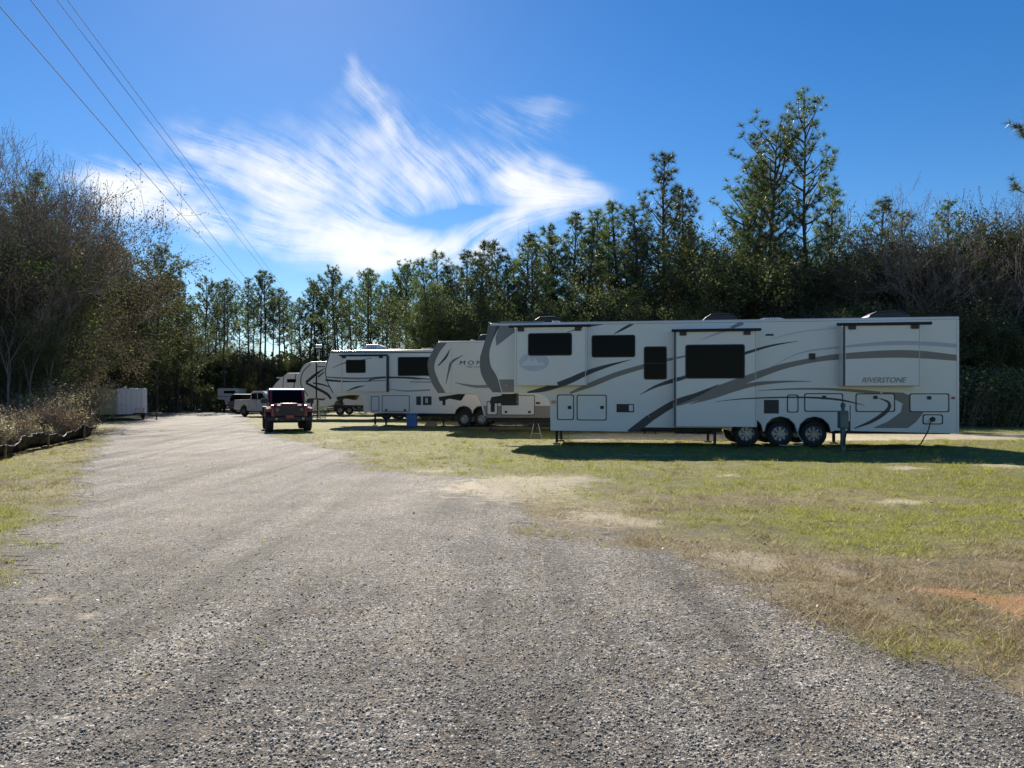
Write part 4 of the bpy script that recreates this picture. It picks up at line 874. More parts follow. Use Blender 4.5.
for x in (830, 852): jack(P(x, 430)[0], 1.9, .5, RA)
MB().box((P(497, 394)[0], .95, 1.22), (P(512, 394)[0], 1.55, 1.6), STEEL).prism([(P(484, 394)[0], 1.28), (P(486, 394)[0], 1.5), (P(512, 394)[0], 1.62), (P(508, 396)[0], 1.3)], 1.0, 1.5, STEEL).tube([(P(486, 394)[0], 1.25, 1.0), (P(486, 394)[0], 1.25, 1.35)], .07, STEEL).build('hitch_pin_box', RA)
fs = MB(); a = P(640, 431)[0]
fs.box((a, -.05, .50), (P(672, 431)[0], .0, .535), STEEL); fs.box((P(676, 427)[0], .4, .36), (P(715, 427)[0], .8, .40), STEEL)
for x in (644, 655, 683, 697, 712): q = P(x, 430)[0]; fs.box((q, .1, .36), (q + .05, .16, .56), STEEL)
fs.build('underframe', RA)

# ------------------------------------------------------------------ trailers behind
def fifth(name_lab, A, B, outline, inner, ZR_, bz_, lowpts, W_=2.5, capm=CAPG, bm=WHITE, wheels=(), wr_=.37, hasedge=True):
    r_ = Rig('camper_trailer', name_lab, 'camper trailer', A, B, GRP); o_ = [r_.p(*q) for q in catmull(outline, 5)]; o_[0] = (o_[0][0], ZR_); lo = [r_.p(*q) for q in lowpts]
    bd = o_ + lo
    for x in wheels:
        for a in range(7):
            t = pi - a * pi / 6; bd.append((x + .45 * cos(t), bz_ + .02 + .4 * sin(t)))
    bd += [(r_.L, bz_), (r_.L, ZR_)]
    b_ = MB().prism(bd, 0, W_, bm).build('body', r_.root, bevel=.035, seg=2)
    if inner:
        i_ = [r_.p(*q) for q in catmull(inner, 5)]; i_[0] = (i_[0][0], ZR_); MB().prism([(a - .012, b) for a, b in o_] + i_[::-1], -.012, W_ + .012, capm).build('front_cap', r_.root, bevel=.04)
    if hasedge: MB().box((o_[0][0] + .02, -.015, ZR_ - .06), (r_.L + .015, W_ + .015, ZR_ + .02), ALU).build('roof_edge', r_.root, bevel=.02)
    MB().box((lo[-1][0] + .1, .3, bz_ - .13), (r_.L - .1, W_ - .3, bz_ + .02), STEEL).build('chassis', r_.root)
    for x in wheels: wheel((x, .2, wr_), wr_, .23, r_.root, spokes=6); wheel((x, W_ - .2, wr_), wr_, .23, r_.root, spokes=6, side=1)
    return r_, b_
def pinbox(r_, x, z, W_=2.5):
    MB().prism([(x, z - .30), (x - .05, z - .12), (x + .9, z + .02), (x + 1.1, z + .02), (x + .9, z - .28), (x + .4, z - .18)], W_ / 2 - .25, W_ / 2 + .25, STEEL).tube([(x + .15, W_ / 2, z - .5), (x + .15, W_ / 2, z - .1)], .07, STEEL).build('hitch_pin_box', r_.root)
def farend(x, Y, L, slope=.145):
    A = ((x - CX) / F * Y, Y); k = sqrt(1 + slope * slope); return A, (A[0] + L / k, Y - L * slope / k)
# B
A_, B_ = farend(428, 32.6, 12.6)
rB, bB = fifth('white camper trailer with grey curved nose and black letters, second from the right', A_, B_, [(438.7, 341), (432, 352), (427.7, 362), (428.3, 372), (432, 383), (438, 393)], [(449, 341), (440, 352), (434.5, 366), (438.5, 380), (446, 393)],
               3.93, .58, [(455, 394), (476.5, 394.5), (480, 402), (484, 416)], bm=CREAM, wheels=(7.6, 8.5))
p = rB.p; ZB = 3.93; stB = Side(rB, [])
stB.sw([(446, 384, .5), (449, 370, 2), (452, 362, 2.5), (463, 355, .4)], CAPG); stB.sw([(438, 366, 1), (446, 357, 2.2), (450, 349, .4)], DARK); stB.sw([(455, 382.5, .5), (466, 385, 2), (482, 386.5, 3), (520, 384, 3)], CAPM)
stB.sw([(451.6, 343, .5), (451.6, 392, .5)], LGREY)
x0 = p(486, 404.5)[0]; stB.mb.setdefault(-1, MB()).add([(x0, -.006, .60), (rB.L, -.006, .60), (rB.L, -.006, 1.12), (x0 - .12, -.006, 1.12)], [(0, 1, 2, 3)], BROWN)
stB.done(bB)
hatch(rB, rB.rect(486.8, 401, 497.6, 415), rB.root, None, CREAM); hatch(rB, rB.rect(501, 395, 534.8, 415.2), rB.root, [p(506, 412), p(529.5, 412)], CREAM); hatch(rB, rB.rect(560, 395, 600, 415), rB.root, None, CREAM)
r = rB.rect(459.7, 360.6, 481.2, 364.8); ws = (r[2] - r[0]) / 3 * 4.0; lettering('MONT', r[0], r[1], ws * 1.04, r[3] - r[1], 0, rB.root, BLACK, shear=.1, space=1.5)
r = rB.rect(467, 366.6, 480, 367.6); lettering('High Country', r[0], r[1], r[2] - r[0] + .2, r[3] - r[1] + .02, 0, rB.root, DARK, shear=.3)
r = rB.rect(536, 402, 540, 404); MB().box((r[0], -.03, r[1]), (r[2], .01, r[3]), BLACK).build('marker_light', rB.root)
roof_unit(rB, p(474, 340)[0], p(489, 340)[0], ZB + .02, .35, rB.root, BLACK)
roof_unit(rB, p(466, 340)[0], p(471, 340)[0], ZB + .02, .12, rB.root, WPLAS, 'roof_vent', .8, 1.2)
pinbox(rB, p(434, 394)[0], 1.62)
for x in (7.6, 8.5): well(x, .6, .44, .38, 2.5, rB.root)
for x in (489, 534): jack(p(x, 430)[0], .4, .6, rB.root)
# C
A_, B_ = farend(324.6, 38.6, 12.0)
rC, bC = fifth('white camper trailer with two dark windows and thin grey stripes, third from the right', A_, B_, [(331, 351), (327, 360), (324.6, 367), (326, 378), (329, 386), (333, 394)], None, 3.9, .62, [(350, 395), (365.7, 395.4), (368, 403), (370, 413)], wheels=(7.4, 8.3), wr_=.36)
p = rC.p; oc = .14; r = rC.rect(341, 356.4, 387, 391.8, oc); sC = slide(rC, r, oc, rC.root, seam=False); MB().box((r[2] - .03, -oc - .01, r[1]), (r[2] + .06, .05, r[3]), BLACK).build('slide_flange', sC)
r2 = rC.rect(400, 352.5, 455, 414.5, .1)
slc = [(341, 356.4, 387, 391.8, oc, sC)]; stC = Side(rC, slc)
window(rC, 'window', rC.rect(346, 359.8, 365.7, 373, oc), oc, sC); window(rC, 'window', rC.rect(397.9, 356.9, 431, 375.9), 0, rC.root)
a = p(340, 355.6, oc); b = p(388, 355.8, oc); awning(a[0], b[0], a[1], oc, sC, [p(344, 356, oc)[0], p(381, 356, oc)[0]])
stC.sw([(325.5, 380, 2.2), (335, 380.8, 2), (352, 381.5, 1.2), (386, 380.5, .6)], DARK); stC.sw([(326, 377, 1), (340, 378, 1.8), (365, 378.5, 2), (388, 377, 1.4), (420, 379.5, .6)], CAPM)
stC.sw([(366, 382, .4), (374, 378.6, 1.8), (388, 377.6, 1.6), (410, 377.8, 1.8), (432, 379.5, .6)], DARK); stC.sw([(347, 391, .5), (356, 387.5, 1.8), (365, 385.6, .4)], DARK)
stC.sw([(330, 352, .8), (327.5, 362, .8), (325.5, 372, .9), (328, 383, .9), (333, 393, .9)], DARK); stC.sw([(332, 368, .3), (345, 363, .9), (372, 358, .5)], DARK); stC.sw([(390, 389, .5), (405, 391, 1.2), (430, 390, 1.3)], CAPM)
stC.sw([(331, 352.6, 1), (460, 352.6, 1)], DARK); stC.done(bC)
hatch(rC, rC.rect(371, 396, 379.2, 411.2), rC.root); hatch(rC, rC.rect(382, 395.4, 409.6, 411.7), rC.root, [p(386.4, 410), p(405, 410)]); 
for q in ((416.4, 396.4, 421, 405), (423, 396.4, 431.5, 405)):
    r = rC.rect(*q); MB().box((r[0], -.02, r[1]), (r[2], .01, r[3]), BLACK).build('utility_panel', rC.root)
r = rC.rect(425.5, 398, 428, 403); MB().box((r[0], -.032, r[1]), (r[2], -.015, r[3]), LGREY).build('control_plate', rC.root)
r = rC.rect(410.8, 380.9, 431.3, 382.9); lettering('MONTANA', r[0], r[1], r[2] - r[0], r[3] - r[1], 0, rC.root, DARK, space=1.2)
roof_unit(rC, p(356, 350)[0], p(378.4, 350)[0], 3.92, .36, rC.root, WPLAS); roof_unit(rC, p(381, 350)[0], p(403, 350)[0], 3.92, .10, rC.root, BLACK, 'roof_vent', .5, 1.2); roof_unit(rC, p(417, 350)[0], p(434, 350)[0], 3.92, .11, rC.root, BLACK, 'roof_vent', .5, 1.2)
pinbox(rC, p(330, 394)[0], 1.62)
for x in (7.4, 8.3): well(x, .64, .44, .38, 2.5, rC.root)
for x in (373, 384, 442): jack(p(x, 425)[0], .35, .62, rC.root)
# D
A_, B_ = farend(297, 50, 10)
rD, bD = fifth('white camper trailer with bold dark angular stripes on its rounded nose, behind the red car', A_, B_, [(311, 361.5), (305, 364), (301, 369), (298, 377), (297, 385), (301, 393), (308, 398)], None, 3.87, .7, [(322, 398.5), (362, 399), (364, 413)], wheels=(6.2, 7.1), wr_=.36)
stD = Side(rD, []); stD.sw([(311, 364, 1), (303, 372, 1.2), (301, 384, 1.2), (308, 396, 1)], CAPM); stD.sw([(325, 368, .6), (315, 375, 2.6), (306, 382.5, 2.6)], DARK); stD.sw([(306, 383, 2), (316, 388, 2.6), (327, 394, 2.6), (331, 399, 2)], DARK)
stD.sw([(316.4, 363, 1.5), (316.4, 398, 1.5)], BLACK); stD.sw([(316, 366.8, 1), (327, 366.5, 1)], DARK); stD.sw([(313, 383, 1.5), (322, 384.5, 1.5), (330, 387, 1)], DARK, .006); stD.sw([(324, 372, 1.4), (318, 377, 1.8)], CAPG); stD.done(bD); pinbox(rD, rD.p(303, 398)[0], 1.55)
for x in (306, 312): jack(rD.p(x + 3, 415)[0], .4, 1.4, rD.root)
# E
A_, B_ = farend(270.8, 62, 9.5)
rE, bE = fifth('plain pale camper trailer with sloping nose, farthest of the nosed trailers in the row', A_, B_, [(287, 373.5), (281, 378), (275, 384), (271, 391), (273, 396), (280, 401)], None, 3.48, .8, [(296, 401), (304, 402), (306, 411)], wheels=(6,), wr_=.36)
window(rE, 'window', rE.rect(287, 379, 296, 382.5), 0, rE.root, .03); stE = Side(rE, []); stE.sw([(284, 375.6, .8), (283, 385, .8), (284, 400, .8)], CAPM); stE.sw([(296, 374, 1), (294, 390, 1), (298, 400, 1)], CAPG); stE.done(bE)
r = rE.rect(275.5, 377, 283, 378.2); MB().box((r[0], .2, r[1]), (r[2], 2.2, r[3]), WPLAS).build('nose_visor', rE.root); pinbox(rE, rE.p(277, 401)[0], 1.35)

# ------------------------------------------------------------------ red off-road car
def red_car():
    RP = mat('red_car_paint', (.27, .008, .010), .3, var=.05, coat=.6); Y = 31.6
    o = empty('parked_car', ((290 - CX) / F * Y, Y, 0), R(21)); tag(o, 'red boxy off-road car with dark windscreen and wide black tyres, facing us beside the road', 'car')
    hw = .76
    # tub and hood, side profile (y, z), y runs rearward
    MB().prism([(.32, .62), (.32, 1.0), (.36, 1.14), (1.45, 1.2), (1.5, 1.22), (4.15, 1.22), (4.2, 1.15), (4.2, .6), (1.2, .52)], -hw, hw, RP, 'x').build('body', o, bevel=.035, seg=3)
    hd = MB().prism([(-.66, 1.14), (-.58, 1.2), (-.25, 1.235), (.25, 1.235), (.58, 1.2), (.66, 1.14)], .36, 1.42, RP, 'y')
    hd.build('bonnet', o, bevel=.07, seg=5, smooth=True)
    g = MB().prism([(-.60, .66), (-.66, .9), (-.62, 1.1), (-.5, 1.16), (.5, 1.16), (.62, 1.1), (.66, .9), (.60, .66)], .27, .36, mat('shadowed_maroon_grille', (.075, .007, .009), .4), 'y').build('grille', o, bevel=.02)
    s = MB()
    for k in range(7): s.prism(rrect(-.335 + k * .096, .74, -.275 + k * .096, 1.06, .03, 3), .262, .29, BLACK, 'y')
    s.build('grille_slot', g)
    for sx in (-1, 1):
        h = MB().lathe([(.001, -.03), (.08, -.03), (.1, -.015), (.11, 0.02)], (sx * .5, .265, .95), mat('headlight_glass', (.12, .12, .12), .08, metal=.3), 'y', 20).build('headlight', o)
        MB().lathe([(.10, -.035), (.122, -.035), (.122, .02)], (sx * .5, .266, .95), BLACK, 'y', 20).build('headlight_ring', h)
        MB().prism([(.18, .86), (.2, .98), (.34, 1.06), (1.2, 1.06), (1.42, .92), (1.52, .62), (1.44, .62), (1.3, .86), (1.12, .97), (.42, .97), (.3, .9)], sx * hw, sx * .97, RP, 'x').build('fender', o, bevel=.02)
        MB().prism([(2.95, .62), (3.05, .92), (3.25, 1.06), (3.95, 1.06), (4.15, .9), (4.2, .62), (4.1, .62), (4.0, .88), (3.85, .97), (3.35, .97), (3.18, .86), (3.05, .62)], sx * hw, sx * .97, BLACK, 'x').build('fender', o, bevel=.02)
        MB().box((sx * .74, 1.5, .48), (sx * .9, 3.0, .56), BLACK).build('side_step', o)
        m = MB().prism(rrect(sx * .84 if sx > 0 else -1.12, 1.22, sx * 1.12 if sx > 0 else -.84, 1.42, .04), 1.62, 1.74, BLACK, 'y').box((min(sx * .74, sx * .86), 1.66, 1.26), (max(sx * .74, sx * .86), 1.70, 1.3), BLACK); m.build('side_mirror', o)
        for y in (.78, 3.55): wheel((sx * .80, y, .43), .43, .31, o, 'x', STEEL, 6, side=sx, rr=.54)
        MB().prism([(1.62, 1.24), (1.9, 1.76), (2.3, 1.76), (2.3, 1.24)], sx * (hw - .03), sx * (hw + .006), GLASS, 'x').build('side_window', o)
        MB().prism([(2.42, 1.26), (2.42, 1.76), (3.2, 1.76), (3.2, 1.26)], sx * (hw - .03), sx * (hw + .006), GLASS, 'x').build('side_window', o)
        MB().prism(rrect(sx * .80 - .05, .99, sx * .80 + .05, 1.03, .01), .15, .2, AMBER, 'y').build('indicator', o)
        MB().tube([(sx * .35, .0, .5), (sx * .35, .1, .5)], .03, RED).build('tow_hook', o)
    MB().prism([(1.48, 1.22), (1.80, 1.80), (2.0, 1.84), (4.05, 1.82), (4.15, 1.24)], -hw + .03, hw - .03, BLACK, 'x').build('cabin', o, bevel=.03)
    MB().prism([(1.78, 1.79), (1.82, 1.86), (2.1, 1.89), (4.05, 1.87), (4.1, 1.8)], -hw, hw, mat('sky_glint_hardtop', (.55, .55, .56), .22, coat=.6), 'x').build('roof', o, bevel=.02)  # roof coloured pale so the sky glint is painted in
    a = np.array([1.47, 1.235]); b = np.array([1.79, 1.79]); nrm = np.array([-.87, .5]) * .012
    MB().add([(-.66, a[0] + nrm[0], a[1] + nrm[1]), (.66, a[0] + nrm[0], a[1] + nrm[1]), (.62, b[0] + nrm[0], b[1] + nrm[1]), (-.62, b[0] + nrm[0], b[1] + nrm[1])], [(0, 1, 2, 3)], GLASS).build('windscreen', o)
    fr = MB()
    for sx in (-1, 1): fr.add([(sx * .665, a[0] - .02, a[1]), (sx * .75, a[0] - .02, a[1]), (sx * .71, b[0] - .02, b[1]), (sx * .625, b[0] - .02, b[1]), (sx * .665, a[0] + .05, a[1]), (sx * .75, a[0] + .05, a[1]), (sx * .71, b[0] + .05, b[1]), (sx * .625, b[0] + .05, b[1])], [(0, 1, 2, 3), (4, 5, 6, 7), (0, 3, 7, 4), (1, 2, 6, 5)], RP)
    fr.build('windscreen_frame', o)
    bp = MB().prism(rrect(-.9, .46, .9, .66, .05), .02, .26, BLACK, 'y').build('bumper', o, bevel=.03)
    MB().box((-.16, -.0, .60), (.16, .05, .72), mat('orange_red_plate', (.5, .08, .04), .5)).build('number_plate', bp)
    for sx in (-1, 1): MB().lathe([(.001, -.02), (.05, -.02), (.06, .01)], (sx * .55, .015, .57), ALLOY, 'y', 14).build('fog_light', bp)
    MB().tube([(0, .78, .42), (0, .78, .42001)], .1, STEEL).box((-.75, .74, .38), (.75, .82, .46), STEEL).box((-.75, 3.5, .38), (.75, 3.6, .46), STEEL).box((-.3, .3, .42), (.3, 3.9, .62), STEEL).build('underbody', o)
    wheel((.0, 4.34, 1.0), .42, .28, o, 'y', STEEL, 5, side=1)
red_car()

# ------------------------------------------------------------------ white pickup, dark car, camper, far vehicles
def pickup():
    Y = 58; r_ = Rig('pickup_truck', 'white crew cab pickup truck seen from its side, partly hidden by the red car', 'pickup truck', ((234 - CX) / F * Y, Y), ((234 - CX) / F * Y + 4.75, Y - 3.6)); o = r_.root
    PW = mat('white_car_paint', (.62, .63, .65), .25, var=.03, coat=.6); W_ = 1.95; A = lambda cx: [(cx + .47 * cos(t), .5 + .45 * sin(t)) for t in [pi - k * pi / 8 for k in range(9)]]
    MB().prism([(0, .55), (0, 1.28), (2.0, 1.32), (4.25, 1.32), (5.6, 1.2), (5.93, 1.05), (5.93, .5), (5.5, .45)] + A(4.85)[::-1] + [(4.2, .42), (1.9, .42)] + A(1.25)[::-1] + [(.6, .55)], 0, W_, PW).build('body', o, bevel=.04)
    MB().prism([(2.0, 1.3), (2.06, 1.85), (2.3, 1.95), (3.55, 1.95), (3.9, 1.75), (4.35, 1.3)], .12, W_ - .12, PW).build('cab', o, bevel=.05)
    for q in ([(2.18, 1.34), (2.22, 1.76), (2.9, 1.8), (2.9, 1.34)], [(3.02, 1.34), (3.02, 1.8), (3.55, 1.78), (3.95, 1.38)]): MB().prism(q, .10, .14, GLASS).build('side_window', o)
    MB().prism([(.25, 1.3), (.3, 1.27), (1.95, 1.3)], .2, W_ - .2, BLACK).build('bed_liner', o); MB().box((-.14, .05, .5), (.0, W_ - .05, .68), ALLOY).build('bumper', o); MB().box((-.02, .0 - .01, .95), (.09, .2, 1.22), RED).build('tail_light', o)
    d = MB()
    for x in (2.03, 2.96, 3.98): d.box((x, -.006, .6), (x + .018, .004, 1.3), BLACK)
    d.build('door_seam', o)
    for x in (2.75, 3.8): MB().box((x, -.03, 1.13), (x + .18, .0, 1.17), ALLOY).build('door_handle', o)
    for x in (1.25, 4.85):
        for y, s in ((.14, -1), (W_ - .14, 1)): wheel((x, y, .41), .41, .27, o, side=s, spokes=6)
        MB().tube([(x, .1, .41), (x, W_ - .1, .41)], .05, STEEL).build('axle', o)
    MB().box((3.9, -.2, 1.32), (4.05, -.0, 1.55), BLACK).build('side_mirror', o)
pickup()
def dark_suv():
    Y = 66; r_ = Rig('parked_car', 'dark sport utility car with pale roof half hidden behind the white pickup', 'car', ((228 - CX) / F * Y, Y), ((228 - CX) / F * Y + 4.3, Y + 1.2)); o = r_.root
    DP = mat('dark_car_paint', (.03, .035, .05), .25, coat=.6); W_ = 1.9; A = lambda cx: [(cx + .42 * cos(t), .42 + .42 * sin(t)) for t in [pi - k * pi / 8 for k in range(9)]]
    MB().prism([(0, .5), (0, 1.1), (.1, 1.18), (3.2, 1.12), (4.3, .98), (4.45, .8), (4.45, .42)] + A(3.6)[::-1] + [(3.1, .36), (1.3, .36)] + A(.85)[::-1] + [(.3, .42)], 0, W_, DP).build('body', o, bevel=.05)
    MB().prism([(.08, 1.14), (.25, 1.6), (.5, 1.72), (2.2, 1.72), (2.6, 1.6), (3.2, 1.12)], .1, W_ - .1, GLASS).build('cabin', o, bevel=.05); MB().prism([(.3, 1.66), (.5, 1.76), (2.2, 1.76), (2.45, 1.68)], .12, W_ - .12, ALLOY).build('roof', o, bevel=.02)
    MB().box((-.02, -.01, .85), (.1, .2, 1.1), RED).build('tail_light', o); MB().box((-.1, .02, .45), (.02, W_ - .02, .62), ALLOY).build('bumper', o)
    for x in (.85, 3.6):
        for y, s in ((.12, -1), (W_ - .12, 1)): wheel((x, y, .36), .36, .23, o, side=s, spokes=5)
dark_suv()
def small_camper():
    Y = 74; r_ = Rig('camper_trailer', 'small pale camper with one long dark window, farthest vehicle down the road', 'camper trailer', ((217.5 - CX) / F * Y, Y), ((217.5 - CX) / F * Y + 2.2, Y + .35), GRP); o = r_.root; Z0 = .7
    MB().prism([(0, 1.25), (0, 2.25), (.12, 2.36), (1.95, 2.36), (2.05, 2.2), (2.05, Z0), (.75, Z0), (.65, 1.2)], 0, 3.6, CREAM).build('body', o, bevel=.04)
    window(r_, 'window', (.6, 1.85, 1.7, 2.12), 0, o, .05); MB().box((0.02, -.01, 1.52), (2.03, -.003, 1.6), BROWN).build('trim_strip', o)
    MB().box((.1, -.02, 2.34), (2.0, 3.62, 2.39), ALU).build('roof_edge', o)
    wheel((1.3, 1.2, .36), .36, .22, o, spokes=5); MB().box((.8, .2, .5), (2.0, 3.4, Z0 + .02), STEEL).build('chassis', o)
    for x in (.3, .55): jack(x, .2, 1.25, o, .1)
small_camper()
def cargo_trailer():
    Y = 48; X = (117 - CX) / F * Y; o = empty('cargo_trailer', (X, Y, 0), R(33)); tag(o, 'white enclosed cargo trailer with a tan side parked under the left trees', 'cargo trailer')
    WT = mat('cargo_white', (.60, .60, .60), .35, var=.05); TN = mat('cargo_tan', (.42, .37, .23), .5, var=.1); Z0, Z1 = .36, 2.08
    # local: corner at origin, long side to -x/-y left hand, right face +x
    MB().prism([(0, 0), (1.55, .25), (1.85, .75), (1.85, 3.6), (-.02, 3.6)], Z0, Z1, WT, 'z').build('body', o, bevel=.05, seg=3)
    MB().prism([(-.06, .0), (-.006, .0), (-.026, 3.6), (-1.0, 3.3), (-.98, .12)], Z0, Z1 - .08, TN, 'z').build('side_panel', o, bevel=.03)
    MB().box((.03, -.02 + .03, Z1 - .06), (.06, .06, Z1 - .02), ALU).build('corner_trim', o); t = MB()
    for k in range(5): t.box((.25 + .3 * k, .02 + .05 * k, Z0 + .05), (.262 + .3 * k, .05 + .05 * k, Z1 - .05), LGREY)
    t.build('panel_seams', o); MB().prism([(1.1, .14), (1.56, .215), (1.62, .31), (1.6, .34), (1.09, .2)], Z0 - .02, Z0 + .42, ALLOY, 'z').build('stone_guard', o)
    for y in (2.0,): wheel((1.75, y, .34), .34, .2, o, 'x', ALLOY, 6, side=1); wheel((-.9, y, .34), .34, .2, o, 'x', ALLOY, 6, side=-1)
    MB().box((-.8, .2, .3), (1.6, 3.4, Z0 + .01), STEEL).build('chassis', o); MB().tube([(1.6, .3, .4), (2.6, -.5, .42)], .04, STEEL).tube([(.9, .2, .4), (2.6, -.5, .42)], .04, STEEL).build('tow_bar', o); jack(2.3, -.25, .6, o, .08)
cargo_trailer()

# ------------------------------------------------------------------ small things
def cloth_strip():
    pts = [gpt(97, 438), gpt(80, 441), gpt(62, 445), gpt(40, 450), gpt(18, 456), gpt(-10, 464), gpt(-60, 480)]; C = np.array(catmull(pts, 40)); n = len(C); rs = np.random.default_rng(3); rows = 9; V = []
    d = np.gradient(C, axis=0); d /= np.linalg.norm(d, axis=1)[:, None]; nn = np.stack([-d[:, 1], d[:, 0]], -1); s = np.arange(n) / 8.0
    for j in range(rows):
        f = j / (rows - 1); hh = .40 + .08 * np.sin(s * .5) + .04 * np.sin(s * 1.7 + 1) + .12 * (vnoise(s + 5, s * 0 + 3, 1.1, 66) - .5)
        crum = (vnoise(s * 1.4 + 9, np.full(n, f * 3.), 1.5, 67, 3) - .5) * .28; off = .35 * (1 - f) + crum * (1 - .3 * f)
        V.append(np.stack([C[:, 0] + nn[:, 0] * -off, C[:, 1] + nn[:, 1] * -off, hh * (f ** 1.3) * (1 + crum * .5) + .01], -1))
    V = np.array(V); idx = np.arange(rows * n).reshape(rows, n); Q = np.stack([idx[:-1, :-1], idx[:-1, 1:], idx[1:, 1:], idx[1:, :-1]], -1).reshape(-1, 4)
    m = mat('black_plastic_sheet', (.012, .012, .014), .6, spec=.2, var=.3, bump=.7, bscale=9); o = empty('silt_fence', (0, 0, 0)); tag(o, 'sagging black plastic silt fence lying along the left verge', 'silt fence')
    f_ = link('plastic_sheet', fast_mesh('plastic_sheet', V.reshape(-1, 3), Q, m, smooth=True), o); md = f_.modifiers.new('thick', 'SOLIDIFY'); md.thickness = .01
    for k in range(30, n, 75): x, y = C[k]; MB().box((x - .02, y - .02, 0), (x + .02, y + .02, .5), WOOD).build('stake', o)
cloth_strip()
def pedestal():
    TE = mat('green_grey_enamel', (.075, .12, .12), .45, var=.15); Y = 20.7; X = (843 - CX) / F * Y; o = empty('power_pedestal', (X, Y, 0)); tag(o, 'green grey power hookup post standing by the rear storage hatches', 'hookup post')
    MB().prism(rrect(-.055, 0, .055, .95, .02), -.05, .05, TE).build('post', o); b = MB().prism(rrect(-.13, .62, .12, 1.12, .04), -.1, .08, TE).build('meter_box', o, bevel=.02); MB().box((-.1, -.112, .66), (.09, -.1, .98), mat('green_grey_lid', (.1, .15, .15), .4)).build('lid', b)
    MB().lathe([(.001, 1.34), (.05, 1.33), (.07, 1.27), (.05, 1.2), (.04, 1.1)], (.0, 0, 0), TE, 'z', 14).build('meter_head', o); MB().box((.12, -.06, .5), (.17, .0, .82), BLACK).build('outlet', o); MB().tube([(.2, 0, .5), (.2, 0, 1.28)], .012, STEEL).build('rod', o)
pedestal()
def cable(name, pts, r, m, label, cat):
    tag(MB().tube(catmull(pts, 10), r, m, 6).build(name, smooth=True), label, cat)
def wA(x, y, off): u, z = rA.p(x, y, off); q = rA.A + rA.d * u - rA.n * off; return (q[0], q[1], z)
cable('power_cable', [wA(932, 419, .05), wA(930, 424, .14), wA(928, 431, .2), wA(924, 438, .25), wA(919, 445, .4), wA(905, 448, .7), wA(880, 449, .9), (9.35, 20.7, .03), (9.3, 20.6, .5)], .018, BLACK, 'black power cable hanging from the rear hatch of the big trailer to the ground', 'cable')
cable('water_hose', [wA(795, 425, .05), wA(799, 436, .2), wA(803, 444, .3), wA(790, 445.5, .35), wA(779, 445, .3)], .012, LGREY, 'pale water hose hanging past the third wheel of the big trailer', 'hose')
def barrel(x, Y):
    BL = mat('blue_plastic', (.03, .12, .35), .4); o = empty('blue_bin', ((x - CX) / F * Y, Y, 0)); tag(o, 'small blue plastic tote standing under the third trailer', 'tote')
    MB().prism(rrect(-.25, .0, .25, .62, .04), -.2, .2, BL).build('tub', o, bevel=.03); MB().prism(rrect(-.28, .62, .28, .68, .02), -.23, .23, BL).build('lid', o); MB().box((-.1, -.24, .42), (.1, -.2, .46), BL).build('handle', o)
barrel(412, 37.2)
def steps(x, Y, lab, n=3, w_=.6, rz=0):
    o = empty('folding_steps', ((x - CX) / F * Y, Y, 0), rz); tag(o, lab, 'steps')
    for sx in (-1, 1): MB().tube([(sx * w_ / 2, 0, .02), (sx * w_ / 2, .25 * n, .24 * n)], .02, GALV).build('side_rail', o)
    for k in range(n): MB().box((-w_ / 2, .02 + .25 * k, .2 + .22 * k), (w_ / 2, .2 + .25 * k, .24 + .22 * k), GALV).build('tread', o)
steps(318, 46, 'metal entry steps under the trailer with the bold stripes', 4, .8)
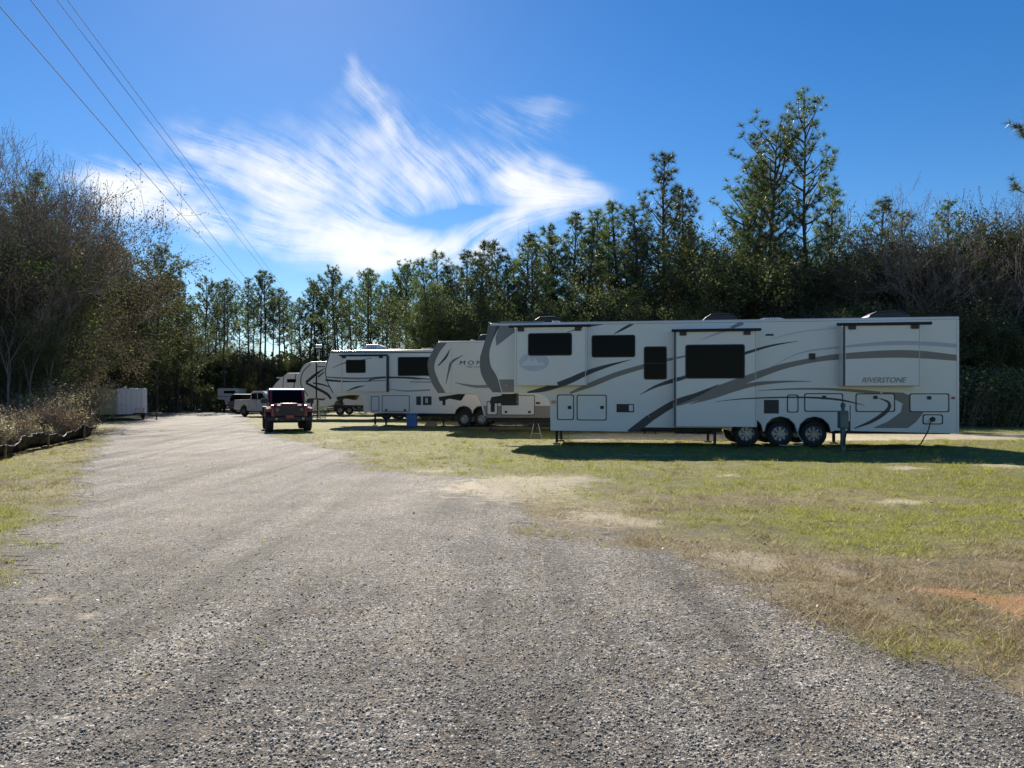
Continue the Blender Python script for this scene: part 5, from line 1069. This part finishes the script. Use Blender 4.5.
def aframe(x, Y, lab, hh=.5):
    o = empty('stabiliser_stand', ((x - CX) / F * Y, Y, 0)); tag(o, lab, 'stand')
    for sx in (-1, 1): MB().tube([(sx * .2, 0, 0), (sx * .08, .1, hh)], .014, GALV).build('leg', o)
    MB().tube([(-.15, .02, .14), (.15, .02, .14)], .012, GALV).build('cross_bar', o)
aframe(536, 27.5, 'pale steel stand below the nose of the big trailer')
def blocks(x, Y, lab, n=2):
    o = tag(MB().box((-.3, -.12, 0), (.3, .12, .12), WOOD).box((-.24, -.12, .12), (.26, .12, .24), WOOD).build('wood_blocks'), lab, 'wood blocks'); o.location = ((x - CX) / F * Y, Y, 0)
blocks(431, 37.5, 'stack of wooden blocks under the third trailer')
def lamp():
    Y = 54; X = (319 - CX) / F * Y; o = empty('yard_lamp', (X, Y, 0)); tag(o, 'slim pole with a small white lamp panel above the striped trailer', 'lamp')
    MB().tube([(0, 0, 0), (0, 0, 5.1)], [.05, .035], GALV).build('pole', o); MB().obox((.0, -.05, 5.2), (.45, .1, .32), WPLAS, rx=R(-50)).build('lamp_head', o, bevel=.03); MB().obox((0, .0, 5.08), (.1, .1, .2), STEEL).build('bracket', o)
lamp()
def firewood(): pass
# overhead wires from the pole behind the camera to one hidden in the far trees
def wires():
    for k, (xa, ya, xb, yb, z, lab) in enumerate(((0, 2, 243, 284, 9.6, 'lowest overhead wire, leftmost where it meets the far trees'), (34, 0, 249, 282, 10.3, 'second overhead wire from the left'), (60, 0, 273, 281, 10.6, 'third overhead wire from the left'), (70, 0, 277, 279, 11.0, 'rightmost and highest overhead wire'))):
        Y1 = (z - H) * F / (HY - ya); Y2 = (z - H) * F / (HY - yb); a = np.array([(xa - CX) / F * Y1, Y1]); b = np.array([(xb - CX) / F * Y2, Y2]); d = (b - a) / np.linalg.norm(b - a); L_ = np.linalg.norm(b - a)
        pts = []
        for i in range(41):
            s = -32 + (L_ + 24 + 32) * i / 40; q = a + d * s; pts.append((q[0], q[1], z - .0 + .25 * ((i - 20) / 20) ** 2 - .12))
        m = mat('wire', (.22, .22, .23), .8, spec=.1); tag(MB().tube(pts, .010 if k < 2 else .008, m, 8).build('power_line'), lab, 'power line', 'overhead wires crossing the sky')
wires()
